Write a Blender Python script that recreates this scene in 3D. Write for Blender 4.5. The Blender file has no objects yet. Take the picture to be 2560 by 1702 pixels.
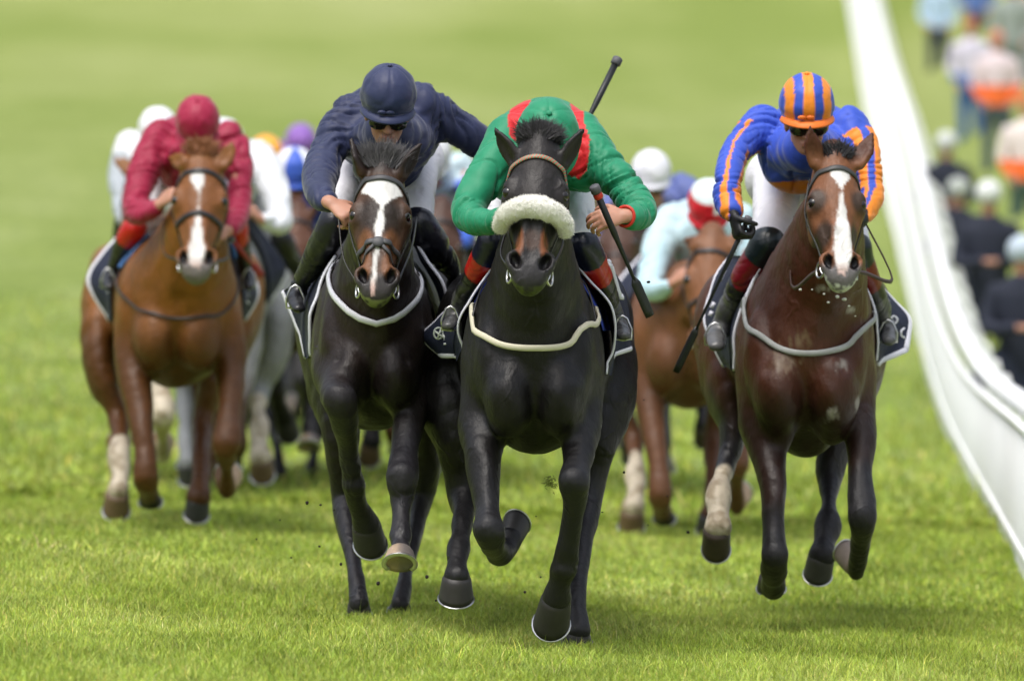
import bpy, math, random
import numpy as np
from mathutils import Vector, Matrix

random.seed(7)
RNG = np.random.default_rng(7)
SC = bpy.context.scene
COL = SC.collection

# ------------------------------------------------------------------ camera
F = 20700.0            # focal length in photograph pixels (2560 wide)
YH = 390.0             # row of the level line through the lens
CH = 1.78              # lens height
PITCH = math.atan((851 - YH) / F)
cam_data = bpy.data.cameras.new("camera")
cam = bpy.data.objects.new("camera", cam_data)
COL.objects.link(cam)
cam.location = (0, 0, CH)
cam.rotation_euler = (math.radians(90) - PITCH, 0, 0)
cam_data.sensor_width = 36.0
cam_data.lens = 36.0 * F / 2560.0
cam_data.clip_start = 0.5
cam_data.clip_end = 3000
cam_data.dof.use_dof = True
cam_data.dof.focus_distance = 29.75
cam_data.dof.aperture_fstop = cam_data.lens / 92.0
cam_data.dof.aperture_blades = 0
SC.camera = cam

# ------------------------------------------------------------------ light
SUN_EL, SUN_ROT = math.radians(62), math.radians(200)
world = bpy.data.worlds.new("World")
SC.world = world
world.use_nodes = True
nt = world.node_tree
nt.nodes.clear()
wo = nt.nodes.new("ShaderNodeOutputWorld")
bg = nt.nodes.new("ShaderNodeBackground")
sky = nt.nodes.new("ShaderNodeTexSky")
sky.sky_type = 'NISHITA'
sky.sun_disc = False
sky.sun_elevation = SUN_EL
sky.sun_rotation = SUN_ROT
sky.air_density = 1.2
sky.dust_density = 4.0
sky.ozone_density = 1.0
hs = nt.nodes.new("ShaderNodeHueSaturation")
hs.inputs['Saturation'].default_value = 0.45
nt.links.new(sky.outputs[0], hs.inputs['Color'])
# an overcast sky: brighter overhead than towards the horizon
wtc = nt.nodes.new("ShaderNodeTexCoord"); wsx = nt.nodes.new("ShaderNodeSeparateXYZ")
nt.links.new(wtc.outputs['Generated'], wsx.inputs[0])
wmr = nt.nodes.new("ShaderNodeMapRange"); wmr.inputs['From Min'].default_value = 0.0; wmr.inputs['From Max'].default_value = 1.0
wmr.inputs['To Min'].default_value = 0.45; wmr.inputs['To Max'].default_value = 1.7
nt.links.new(wsx.outputs['Z'], wmr.inputs['Value'])
wmx = nt.nodes.new("ShaderNodeMix"); wmx.data_type = 'RGBA'; wmx.blend_type = 'MULTIPLY'; wmx.inputs['Factor'].default_value = 1
nt.links.new(hs.outputs[0], wmx.inputs[6]); nt.links.new(wmr.outputs[0], wmx.inputs[7])
nt.links.new(wmx.outputs[2], bg.inputs['Color'])
nt.links.new(bg.outputs[0], wo.inputs['Surface'])
bg.inputs['Strength'].default_value = 0.15
sun_d = bpy.data.lights.new("sun", 'SUN')
sun_d.energy = 1.0
sun_d.angle = math.radians(28)
sun_d.color = (1.0, 0.965, 0.9)
sun = bpy.data.objects.new("sun", sun_d)
COL.objects.link(sun)
# high, behind the lens and a little to the left
sdir = Vector((-0.25, -0.42, 1.0)).normalized()
sun.rotation_euler = sdir.to_track_quat('Z', 'Y').to_euler()
sky.sun_elevation = math.asin(sdir.z)
sky.sun_rotation = math.atan2(sdir.x, sdir.y)

SC.view_settings.view_transform = 'Standard'
SC.view_settings.look = 'None'
SC.view_settings.exposure = 0.30
SC.view_settings.gamma = 1.0
SC.view_settings.use_curve_mapping = False
SC.cycles.max_bounces = 6
SC.cycles.diffuse_bounces = 3
SC.cycles.glossy_bounces = 3
SC.cycles.use_denoising = True

# ------------------------------------------------------------------ projection
def PW(px, py, D):
    """world point at depth Y = D seen at photograph pixel (px, py)"""
    u = (px - 1280.0) / F
    v = (851.0 - py) / F
    dy = math.cos(PITCH) + v * math.sin(PITCH)
    dz = -math.sin(PITCH) + v * math.cos(PITCH)
    t = D / dy
    return np.array([u * t, D, CH + dz * t])

# ------------------------------------------------------------------ noise
_PERM = np.random.default_rng(3).permutation(256).astype(np.int64)
_PERM = np.concatenate([_PERM, _PERM, _PERM])
_VAL = np.random.default_rng(4).random(256) * 2 - 1

def vnoise(P):
    P = np.asarray(P, dtype=np.float64)
    i = np.floor(P).astype(np.int64)
    f = P - i
    f = f * f * (3 - 2 * f)
    i &= 255
    x, y, z = i[:, 0], i[:, 1], i[:, 2]
    def h(a, b, c):
        return _VAL[_PERM[_PERM[_PERM[(x + a) & 255] + ((y + b) & 255)] + ((z + c) & 255)]]
    fx, fy, fz = f[:, 0], f[:, 1], f[:, 2]
    x00 = h(0, 0, 0) * (1 - fx) + h(1, 0, 0) * fx
    x10 = h(0, 1, 0) * (1 - fx) + h(1, 1, 0) * fx
    x01 = h(0, 0, 1) * (1 - fx) + h(1, 0, 1) * fx
    x11 = h(0, 1, 1) * (1 - fx) + h(1, 1, 1) * fx
    return (x00 * (1 - fy) + x10 * fy) * (1 - fz) + (x01 * (1 - fy) + x11 * fy) * fz

def fbm(P, n=3):
    s, a, t = 0, 1.0, 0
    P = np.asarray(P, dtype=np.float64)
    for k in range(n):
        s = s + a * vnoise(P * (2 ** k) + 17.3 * k)
        t += a
        a *= 0.5
    return s / t

def sstep(a, b, x):
    t = np.clip((x - a) / (b - a), 0, 1)
    return t * t * (3 - 2 * t)

# ------------------------------------------------------------------ signed distance modelling
def unit(v):
    v = np.asarray(v, dtype=np.float64)
    return v / (np.linalg.norm(v) + 1e-12)

def catmull(pts, n):
    """resample rows (any width) with a Catmull-Rom spline, n steps per span"""
    pts = np.asarray(pts, dtype=np.float64)
    if n <= 1 or len(pts) < 3:
        return pts
    out = []
    m = len(pts)
    for i in range(m - 1):
        p0 = pts[max(i - 1, 0)]; p1 = pts[i]; p2 = pts[i + 1]; p3 = pts[min(i + 2, m - 1)]
        for k in range(n):
            t = k / n
            out.append(0.5 * ((2 * p1) + (-p0 + p2) * t + (2 * p0 - 5 * p1 + 4 * p2 - p3) * t * t + (-p0 + 3 * p1 - 3 * p2 + p3) * t ** 3))
    out.append(pts[-1])
    return np.array(out)

class Prim:
    pass

def chain(nodes, k=0.03, side=(1, 0, 0), n=3, op='u'):
    """nodes: rows x,y,z,rw,rh (metres) -> one blended elliptical tube"""
    a = catmull([list(q) for q in nodes], n)
    a[:, 3:] = np.maximum(a[:, 3:], 0.002)
    p = Prim(); p.kind = 'chain'; p.a = a; p.k = k; p.side = unit(side); p.op = op
    r = a[:, 3:].max(axis=1)[:, None]
    p.lo = (a[:, :3] - r).min(axis=0); p.hi = (a[:, :3] + r).max(axis=0)
    return p

def ell(c, r, rot=None, k=0.03, op='u'):
    p = Prim(); p.kind = 'ell'; p.c = np.array(c, dtype=np.float64); p.r = np.array(r, dtype=np.float64) * np.ones(3)
    p.rot = np.eye(3) if rot is None else np.array(rot); p.k = k; p.op = op
    m = p.r.max()
    p.lo = p.c - m; p.hi = p.c + m
    return p

def p_eval(p, P):
    if p.kind == 'ell':
        q = (P - p.c) @ p.rot
        k1 = np.sqrt(((q / p.r) ** 2).sum(-1)) + 1e-9
        k2 = np.sqrt(((q / p.r ** 2) ** 2).sum(-1)) + 1e-9
        return k1 * (k1 - 1) / k2
    best = None
    for i in range(len(p.a) - 1):
        A, B = p.a[i, :3], p.a[i + 1, :3]
        ab = B - A
        L2 = ab @ ab
        if L2 < 1e-12:
            continue
        s = p.side - ab * (p.side @ ab) / L2
        s = s / (np.linalg.norm(s) + 1e-9)
        q = P - A
        t = np.clip((q @ ab) / L2, 0, 1)
        q = q - t[..., None] * ab
        w = p.a[i, 3] + t * (p.a[i + 1, 3] - p.a[i, 3])
        h = p.a[i, 4] + t * (p.a[i + 1, 4] - p.a[i, 4])
        qs = q @ s
        rr = np.maximum((q * q).sum(-1) - qs * qs, 0)
        qs2 = qs * qs
        k1 = np.sqrt(qs2 / w ** 2 + rr / h ** 2) + 1e-9
        k2 = np.sqrt(qs2 / w ** 4 + rr / h ** 4) + 1e-9
        d = k1 * (k1 - 1) / k2
        # deep inside the ratio is unstable: fall back to the small radius
        d = np.where(k1 < 0.2, -np.minimum(w, h) * (1 - k1), d)
        best = d if best is None else np.minimum(best, d)
    return best

def comb(a, b, k, op):
    if op == 'u':
        h = np.maximum(k - np.abs(a - b), 0) / k
        return np.minimum(a, b) - h * h * k * 0.25
    h = np.maximum(k - np.abs(a + b), 0) / k
    return np.maximum(a, -b) + h * h * k * 0.25

def sdf_at(prims, P):
    P = np.asarray(P, dtype=np.float64)
    d = np.full(P.shape[:-1], 5.0)
    for p in prims:
        d = comb(d, p_eval(p, P), p.k, p.op)
    return d

def sdf_grad(prims, P, e=0.004):
    g = np.zeros_like(P)
    for a in range(3):
        o = np.zeros(3); o[a] = e
        g[:, a] = sdf_at(prims, P + o) - sdf_at(prims, P - o)
    return g / (np.linalg.norm(g, axis=1)[:, None] + 1e-9)

def push_out(prims, P, off, only_inside=True, it=3):
    """move points onto the surface at distance off (all of them, or only those nearer than off)"""
    P = np.array(P, dtype=np.float64)
    for _ in range(it):
        d = sdf_at(prims, P)
        g = sdf_grad(prims, P)
        m = off - d
        if only_inside:
            m = np.maximum(m, 0)
        P = P + g * np.clip(m, -0.15, 0.15)[:, None]
    return P

def mesh_prims(prims, h):
    """surface nets over the blended field -> verts, quads"""
    un = [p for p in prims if p.op == 'u']
    lo = np.min([p.lo for p in un], axis=0) - 4 * h
    hi = np.max([p.hi for p in un], axis=0) + 4 * h
    n = np.ceil((hi - lo) / h).astype(int) + 1
    G = np.full(tuple(n), 1.0, dtype=np.float32)
    ax = [lo[i] + h * np.arange(n[i]) for i in range(3)]
    for p in prims:
        m = p.k + 3 * h
        a = np.maximum(np.floor((p.lo - m - lo) / h).astype(int), 0)
        b = np.minimum(np.ceil((p.hi + m - lo) / h).astype(int) + 1, n)
        if np.any(b <= a):
            continue
        # long chains: evaluate segment by segment so the boxes stay small
        if p.kind == 'chain' and len(p.a) > 3:
            tmp = np.full(tuple(b - a), 1.0, dtype=np.float32)
            for i in range(len(p.a) - 1):
                s = Prim(); s.kind = 'chain'; s.a = p.a[i:i + 2]; s.side = p.side
                r = s.a[:, 3:].max()
                sa = np.maximum(np.floor((s.a[:, :3].min(0) - r - m - lo) / h).astype(int), a)
                sb = np.minimum(np.ceil((s.a[:, :3].max(0) + r + m - lo) / h).astype(int) + 1, b)
                if np.any(sb <= sa):
                    continue
                X, Y, Z = np.meshgrid(ax[0][sa[0]:sb[0]], ax[1][sa[1]:sb[1]], ax[2][sa[2]:sb[2]], indexing='ij')
                d = p_eval(s, np.stack([X, Y, Z], -1))
                if d is None:
                    continue
                sl = tuple(slice(sa[j] - a[j], sb[j] - a[j]) for j in range(3))
                tmp[sl] = np.minimum(tmp[sl], d)
            sl = tuple(slice(a[j], b[j]) for j in range(3))
            G[sl] = comb(G[sl], tmp, p.k, p.op)
        else:
            X, Y, Z = np.meshgrid(ax[0][a[0]:b[0]], ax[1][a[1]:b[1]], ax[2][a[2]:b[2]], indexing='ij')
            d = p_eval(p, np.stack([X, Y, Z], -1))
            sl = tuple(slice(a[j], b[j]) for j in range(3))
            G[sl] = comb(G[sl], d, p.k, p.op)
    S = G < 0
    cnt = np.zeros(tuple(n - 1), dtype=np.int8)
    for dx in (0, 1):
        for dy in (0, 1):
            for dz in (0, 1):
                cnt += S[dx:n[0] - 1 + dx, dy:n[1] - 1 + dy, dz:n[2] - 1 + dz]
    act = (cnt > 0) & (cnt < 8)
    ci = np.argwhere(act)
    idx = np.full(tuple(n - 1), -1, dtype=np.int64)
    idx[act] = np.arange(len(ci))
    acc = np.zeros((len(ci), 3)); w = np.zeros(len(ci))
    corners = [(x, y, z) for x in (0, 1) for y in (0, 1) for z in (0, 1)]
    for c0 in corners:
        for a in range(3):
            if c0[a] == 1:
                continue
            c1 = list(c0); c1[a] = 1
            v0 = G[ci[:, 0] + c0[0], ci[:, 1] + c0[1], ci[:, 2] + c0[2]]
            v1 = G[ci[:, 0] + c1[0], ci[:, 1] + c1[1], ci[:, 2] + c1[2]]
            m = (v0 < 0) != (v1 < 0)
            t = np.where(m, v0 / np.where(v0 - v1 == 0, 1, v0 - v1), 0)
            pt = np.tile(np.array(c0, dtype=float), (len(ci), 1))
            pt[:, a] += t
            acc[m] += pt[m]
            w[m] += 1
    V = (ci + acc / w[:, None]) * h + lo
    quads = []
    for a in range(3):
        b, c = (a + 1) % 3, (a + 2) % 3
        sl0 = [slice(None)] * 3; sl1 = [slice(None)] * 3
        sl0[a] = slice(0, n[a] - 1); sl1[a] = slice(1, n[a])
        e0 = S[tuple(sl0)]; e1 = S[tuple(sl1)]
        ch = np.argwhere(e0 != e1)
        ch = ch[(ch[:, b] > 0) & (ch[:, c] > 0) & (ch[:, b] < n[b] - 1) & (ch[:, c] < n[c] - 1)]
        inside = e0[ch[:, 0], ch[:, 1], ch[:, 2]]
        def id_(ob, oc):
            q = ch.copy(); q[:, b] -= ob; q[:, c] -= oc
            return idx[q[:, 0], q[:, 1], q[:, 2]]
        q = np.stack([id_(1, 1), id_(0, 1), id_(0, 0), id_(1, 0)], 1)
        q[~inside] = q[~inside][:, ::-1]
        quads.append(q)
    Q = np.concatenate(quads)
    Q = Q[(Q >= 0).all(1)]
    return V, Q

def quad_normals(V, Q):
    n = np.cross(V[Q[:, 2]] - V[Q[:, 0]], V[Q[:, 3]] - V[Q[:, 1]])
    N = np.zeros_like(V)
    for k in range(4):
        np.add.at(N, Q[:, k], n)
    return N / (np.linalg.norm(N, axis=1)[:, None] + 1e-12)

def relax(V, Q, it=1, f=0.5):
    for _ in range(it):
        S = np.zeros_like(V); c = np.zeros(len(V))
        for k in range(4):
            a, b = Q[:, k], Q[:, (k + 1) % 4]
            np.add.at(S, a, V[b]); np.add.at(c, a, 1)
            np.add.at(S, b, V[a]); np.add.at(c, b, 1)
        V = V + f * (S / np.maximum(c, 1)[:, None] - V)
    return V

# ------------------------------------------------------------------ object helpers
def link_mesh(name, V, faces, mat, parent=None, origin=None, colors=None, smooth=True):
    V = np.asarray(V, dtype=np.float64)
    o = np.zeros(3) if origin is None else np.asarray(origin, dtype=np.float64)
    me = bpy.data.meshes.new(name)
    if isinstance(faces, np.ndarray):
        k = faces.shape[1]
        me.vertices.add(len(V))
        me.vertices.foreach_set("co", (V - o).astype(np.float32).ravel())
        me.loops.add(faces.size)
        me.loops.foreach_set("vertex_index", faces.astype(np.int32).ravel())
        me.polygons.add(len(faces))
        me.polygons.foreach_set("loop_start", np.arange(0, faces.size, k, dtype=np.int32))
        me.polygons.foreach_set("loop_total", np.full(len(faces), k, dtype=np.int32))
        me.update(calc_edges=True)
        me.validate()
    else:
        me.from_pydata([tuple(v) for v in (V - o)], [], [tuple(f) for f in faces])
        me.update()
    if smooth:
        me.polygons.foreach_set("use_smooth", np.ones(len(me.polygons), dtype=bool))
    if colors is not None:
        at = me.color_attributes.new("Col", 'FLOAT_COLOR', 'POINT')
        c = np.ones((len(V), 4), dtype=np.float32)
        c[:, :3] = colors
        at.data.foreach_set("color", c.ravel())
    for m in (mat if isinstance(mat, (list, tuple)) else [mat]):
        me.materials.append(m)
    ob = bpy.data.objects.new(name, me)
    COL.objects.link(ob)
    if parent is not None:
        ob.parent = parent
    else:
        ob.location = tuple(o)
    return ob

class Thing:
    """an Empty at the thing's base; parts are meshes given in world space"""
    def __init__(self, name, label, cat, origin, group=None):
        self.o = np.array(origin, dtype=np.float64)
        e = bpy.data.objects.new(name, None)
        e.empty_display_size = 0.2
        COL.objects.link(e)
        e.location = tuple(self.o)
        e['label'] = label; e['category'] = cat
        if group: e['group'] = group
        self.e = e
    def part(self, name, V, faces, mat, colors=None, under=None, smooth=True, label=None):
        ob = link_mesh(name, V, faces, mat, parent=under if under is not None else self.e, origin=self.o, colors=colors, smooth=smooth)
        if label: ob['label'] = label
        return ob

def tag(o, label=None, cat=None, group=None, kind=None):
    if label: o['label'] = label
    if cat: o['category'] = cat
    if group: o['group'] = group
    if kind: o['kind'] = kind
    return o

def tube(pts, r, seg=8, closed=False, flat=1.0, normal=None, n=1, caps=True, twist=None):
    """sweep an elliptical section along points. r scalar or list. flat: thickness across 'normal' relative to r"""
    P = np.asarray(pts, dtype=np.float64)
    R = np.ones(len(P)) * r if np.isscalar(r) else np.asarray(r, dtype=np.float64)
    if n > 1 and not closed:
        q = catmull(np.concatenate([P, R[:, None]], 1), n)
        if normal is not None and np.ndim(normal) == 2:
            normal = catmull(normal, n)
        P, R = q[:, :3], q[:, 3]
    m = len(P)
    T = np.zeros_like(P)
    for i in range(m):
        a = P[(i - 1) % m] if (closed or i > 0) else P[i]
        b = P[(i + 1) % m] if (closed or i < m - 1) else P[i]
        T[i] = unit(b - a)
    V = []
    ref = np.array([0, 0, 1.0]) if abs(T[0][2]) < 0.9 else np.array([1.0, 0, 0])
    u_prev = unit(np.cross(T[0], ref))
    for i in range(m):
        if normal is not None:
            nn = np.asarray(normal)[i] if np.ndim(normal) == 2 else np.asarray(normal)
            nn = unit(nn - T[i] * (nn @ T[i]))
            u = np.cross(T[i], nn)
            w = nn
        else:
            u = u_prev - T[i] * (u_prev @ T[i])
            u = unit(u); w = np.cross(T[i], u)
            u_prev = u
        for s in range(seg):
            an = 2 * math.pi * (s + 0.5) / seg
            V.append(P[i] + R[i] * (math.cos(an) * u + flat * math.sin(an) * w))
    Fc = []
    for i in range(m if closed else m - 1):
        for s in range(seg):
            a = i * seg + s; b = i * seg + (s + 1) % seg
            c = ((i + 1) % m) * seg + (s + 1) % seg; d = ((i + 1) % m) * seg + s
            Fc.append((a, b, c, d))
    if caps and not closed:
        Fc.append(tuple(range(seg - 1, -1, -1)))
        Fc.append(tuple(range((m - 1) * seg, m * seg)))
    return V, Fc

class MB:
    def __init__(self):
        self.V = []; self.F = []
    def add(self, vf):
        o = len(self.V)
        self.V.extend([np.asarray(v, dtype=float) for v in vf[0]])
        self.F.extend([tuple(i + o for i in f) for f in vf[1]])
        return self

def ball(c, r, seg=14, rings=9, rot=None):
    r = np.ones(3) * r
    R = np.eye(3) if rot is None else np.asarray(rot)
    V = []; Fc = []
    for i in range(rings + 1):
        th = math.pi * i / rings
        for s in range(seg):
            ph = 2 * math.pi * s / seg
            q = np.array([math.sin(th) * math.cos(ph), math.sin(th) * math.sin(ph), math.cos(th)]) * r
            V.append(np.asarray(c) + R @ q)
    for i in range(rings):
        for s in range(seg):
            a = i * seg + s; b = i * seg + (s + 1) % seg
            Fc.append((a, a + seg, b + seg, b))
    return V, Fc

def torus(c, R, r, nrm, seg=20, sec=6):
    nrm = unit(nrm)
    a = unit(np.cross(nrm, [0.3, 0.2, 1.0])); b = np.cross(nrm, a)
    pts = [np.asarray(c) + R * (math.cos(2 * math.pi * i / seg) * a + math.sin(2 * math.pi * i / seg) * b) for i in range(seg)]
    return tube(pts, r, seg=sec, closed=True)

# ------------------------------------------------------------------ materials
def new_mat(name, color=(0.5, 0.5, 0.5), rough=0.6, attr=False, spec=0.5, metal=0.0, bump=None, sheen=0.0, var=0.0, var_scale=8.0, coat=0.0, sss=0.0, ridged=None, veins=False, rvar=0.0):
    m = bpy.data.materials.new(name)
    m.use_nodes = True
    t = m.node_tree
    b = t.nodes['Principled BSDF']
    b.inputs['Roughness'].default_value = rough
    b.inputs['Metallic'].default_value = metal
    b.inputs['Specular IOR Level'].default_value = spec
    b.inputs['Base Color'].default_value = (*color, 1)
    if sheen:
        b.inputs['Sheen Weight'].default_value = sheen
        b.inputs['Sheen Roughness'].default_value = 0.4
    if coat:
        b.inputs['Coat Weight'].default_value = coat
        b.inputs['Coat Roughness'].default_value = 0.25
    if sss:
        b.inputs['Subsurface Weight'].default_value = sss
        b.inputs['Subsurface Radius'].default_value = (0.02, 0.008, 0.004)
    src = None
    tc = t.nodes.new('ShaderNodeTexCoord')
    if attr:
        a = t.nodes.new('ShaderNodeVertexColor'); a.layer_name = "Col"
        src = a.outputs['Color']
    if var > 0:
        nz = t.nodes.new('ShaderNodeTexNoise'); nz.inputs['Scale'].default_value = var_scale; nz.inputs['Detail'].default_value = 5
        t.links.new(tc.outputs['Object'], nz.inputs['Vector'])
        mr = t.nodes.new('ShaderNodeMapRange')
        mr.inputs['To Min'].default_value = 1 - var; mr.inputs['To Max'].default_value = 1 + var
        t.links.new(nz.outputs['Fac'], mr.inputs['Value'])
        mx = t.nodes.new('ShaderNodeMix'); mx.data_type = 'RGBA'; mx.blend_type = 'MULTIPLY'; mx.inputs['Factor'].default_value = 1
        if src is not None:
            t.links.new(src, mx.inputs[6])
        else:
            mx.inputs[6].default_value = (*color, 1)
        t.links.new(mr.outputs[0], mx.inputs[7])
        src = mx.outputs[2]
    if src is not None:
        t.links.new(src, b.inputs['Base Color'])
    if rvar:
        nz = t.nodes.new('ShaderNodeTexNoise'); nz.inputs['Scale'].default_value = 11; nz.inputs['Detail'].default_value = 6
        t.links.new(tc.outputs['Object'], nz.inputs['Vector'])
        mr = t.nodes.new('ShaderNodeMapRange'); mr.inputs['From Min'].default_value = .3; mr.inputs['From Max'].default_value = .7
        mr.inputs['To Min'].default_value = rough - rvar; mr.inputs['To Max'].default_value = rough + rvar
        t.links.new(nz.outputs['Fac'], mr.inputs['Value']); t.links.new(mr.outputs[0], b.inputs['Roughness'])
    last = None
    if ridged:
        for (sc, st, dist) in ridged:
            nz = t.nodes.new('ShaderNodeTexNoise'); nz.noise_type = 'RIDGED_MULTIFRACTAL'; nz.inputs['Scale'].default_value = sc; nz.inputs['Detail'].default_value = 3
            nz.inputs['Distortion'].default_value = .4
            t.links.new(tc.outputs['Object'], nz.inputs['Vector'])
            bp = t.nodes.new('ShaderNodeBump'); bp.inputs['Strength'].default_value = st; bp.inputs['Distance'].default_value = dist
            t.links.new(nz.outputs['Fac'], bp.inputs['Height'])
            if last is not None: t.links.new(last.outputs[0], bp.inputs['Normal'])
            last = bp
    if veins:
        mp = t.nodes.new('ShaderNodeMapping'); mp.inputs['Scale'].default_value = (1, 1, .45)
        nzd = t.nodes.new('ShaderNodeTexNoise'); nzd.inputs['Scale'].default_value = 6
        vo = t.nodes.new('ShaderNodeTexVoronoi'); vo.feature = 'DISTANCE_TO_EDGE'; vo.inputs['Scale'].default_value = 6.5
        ad = t.nodes.new('ShaderNodeMix'); ad.data_type = 'VECTOR'; ad.inputs['Factor'].default_value = .22
        t.links.new(tc.outputs['Object'], mp.inputs['Vector']); t.links.new(tc.outputs['Object'], nzd.inputs['Vector'])
        t.links.new(mp.outputs[0], ad.inputs[4]); t.links.new(nzd.outputs['Color'], ad.inputs[5])
        t.links.new(ad.outputs[1], vo.inputs['Vector'])
        mr = t.nodes.new('ShaderNodeMapRange'); mr.inputs['From Min'].default_value = 0; mr.inputs['From Max'].default_value = .07
        mr.inputs['To Min'].default_value = 1; mr.inputs['To Max'].default_value = 0; mr.interpolation_type = 'SMOOTHSTEP'
        t.links.new(vo.outputs['Distance'], mr.inputs['Value'])
        # only here and there
        nzm = t.nodes.new('ShaderNodeTexNoise'); nzm.inputs['Scale'].default_value = 3.5
        t.links.new(tc.outputs['Object'], nzm.inputs['Vector'])
        mm = t.nodes.new('ShaderNodeMapRange'); mm.inputs['From Min'].default_value = .48; mm.inputs['From Max'].default_value = .62
        t.links.new(nzm.outputs['Fac'], mm.inputs['Value'])
        mu = t.nodes.new('ShaderNodeMath'); mu.operation = 'MULTIPLY'
        t.links.new(mr.outputs[0], mu.inputs[0]); t.links.new(mm.outputs[0], mu.inputs[1])
        bp = t.nodes.new('ShaderNodeBump'); bp.inputs['Strength'].default_value = .5; bp.inputs['Distance'].default_value = .006
        t.links.new(mu.outputs[0], bp.inputs['Height'])
        if last is not None: t.links.new(last.outputs[0], bp.inputs['Normal'])
        last = bp
    if (ridged or veins) and not bump:
        t.links.new(last.outputs[0], b.inputs['Normal'])
    if bump:
        for (sc, st, dist, vec) in bump:
            nz = t.nodes.new('ShaderNodeTexNoise'); nz.inputs['Scale'].default_value = sc; nz.inputs['Detail'].default_value = 3
            mp = t.nodes.new('ShaderNodeMapping'); mp.inputs['Scale'].default_value = vec
            t.links.new(tc.outputs['Object'], mp.inputs['Vector'])
            t.links.new(mp.outputs[0], nz.inputs['Vector'])
            bp = t.nodes.new('ShaderNodeBump'); bp.inputs['Strength'].default_value = st; bp.inputs['Distance'].default_value = dist
            t.links.new(nz.outputs['Fac'], bp.inputs['Height'])
            if last is not None:
                t.links.new(last.outputs[0], bp.inputs['Normal'])
            last = bp
        t.links.new(last.outputs[0], b.inputs['Normal'])
    return m

def srgb(r, g, b):
    f = lambda c: (c / 255.0 / 12.92) if c <= 10 else ((c / 255.0 + 0.055) / 1.055) ** 2.4
    return (f(r), f(g), f(b))

M_COAT = new_mat("coat", attr=True, rough=0.47, rvar=.09, spec=0.34, var=0.30, var_scale=22, veins=True, ridged=[(4.5, .35, .03)], bump=[(16, 0.4, 0.02, (1, 1, 0.6)), (55, 0.35, 0.007, (1, 1, 0.4)), (300, 0.4, 0.003, (1, 1, 0.22))])
M_HOOF = new_mat("hoof_horn", attr=True, rough=0.5, var=0.25, var_scale=40, bump=[(90, 0.2, 0.002, (1, 1, 4))])
M_STEEL = new_mat("steel", (0.62, 0.62, 0.62), rough=0.3, metal=1.0)
M_LEATHER = new_mat("black_leather", (0.022, 0.02, 0.022), rough=0.38, var=0.3, var_scale=30)
M_BROWNLEATHER = new_mat("brown_leather", (0.045, 0.022, 0.016), rough=0.4, var=0.3, var_scale=30)
M_EYE = new_mat("eye", (0.008, 0.005, 0.004), rough=0.06, spec=0.7)
M_HAIR = new_mat("hair", (0.02, 0.019, 0.021), rough=0.5, var=0.35, var_scale=60)
M_HAIRC = new_mat("chestnut_hair", (0.24, 0.09, 0.03), rough=0.5, var=0.3, var_scale=60)
M_HAIRG = new_mat("grey_hair", (0.4, 0.4, 0.4), rough=0.6)
M_FLEECE = new_mat("fleece", (0.86, 0.84, 0.78), rough=0.95, spec=0.1, bump=[(120, 0.6, 0.006, (1, 1, 1)), (420, 0.5, 0.003, (1, 1, 1))])
M_SILK = new_mat("silk", attr=True, rough=0.55, spec=0.35, sheen=0.2, ridged=[(5, .55, .03), (13, .4, .010)], bump=[(60, 0.25, 0.004, (1, 1, 1))])
M_BREECH = new_mat("breeches_cloth", (0.78, 0.77, 0.82), rough=0.6, ridged=[(7, .5, .02)], bump=[(26, 0.5, 0.01, (1, 1, 1.6))])
M_BOOT = new_mat("boot_leather", attr=True, rough=0.3, spec=0.55, ridged=[(11, .5, .01)], bump=[(26, 0.4, 0.008, (1, 1, 1.8))])
M_SKIN = new_mat("skin", attr=True, rough=0.5, sss=0.15, bump=[(150, 0.15, 0.002, (1, 1, 1))])
M_CAPSILK = new_mat("cap_silk", attr=True, rough=0.5, spec=0.35, sheen=0.2, ridged=[(9, .5, .012)], bump=[(18, 0.5, 0.008, (1, 1, 1))])
M_LENS = new_mat("goggle_lens", (0.01, 0.012, 0.01), rough=0.12, spec=0.7)
M_CLOTHN = new_mat("navy_cloth", (0.008, 0.012, 0.035), rough=0.7, var=0.3, var_scale=6, bump=[(14, 0.5, 0.02, (1, 1, 1))])
M_WHITE = new_mat("white_trim", (0.72, 0.72, 0.80), rough=0.6)
M_LETTER = new_mat("cloth_letters", (0.62, 0.66, 0.62), rough=0.7)
M_BLUEPAD = new_mat("blue_pad", (0.03, 0.06, 0.42), rough=0.6)
M_LBLUEPAD = new_mat("light_blue_pad", (0.10, 0.25, 0.62), rough=0.7)
M_CREAM = new_mat("cream_strap", (0.62, 0.58, 0.44), rough=0.6)
M_WHITESTRAP = new_mat("white_strap", (0.74, 0.74, 0.80), rough=0.5)
M_GREYSTRAP = new_mat("grey_strap", (0.30, 0.31, 0.30), rough=0.6, var=0.3, var_scale=20)
M_BROWBAND = new_mat("browband_weave", attr=True, rough=0.5)
M_WHIP = new_mat("whip_black", (0.012, 0.014, 0.016), rough=0.45, bump=[(200, 0.3, 0.002, (1, 1, 1))])
M_RED = new_mat("red_rubber", (0.55, 0.03, 0.015), rough=0.5)
M_REDDARK = new_mat("dark_red_whip", (0.28, 0.01, 0.02), rough=0.5)
M_KNOB = new_mat("grey_rubber", (0.09, 0.09, 0.10), rough=0.6)
M_FOAM = new_mat("foam", (0.75, 0.76, 0.70), rough=0.5)
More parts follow.
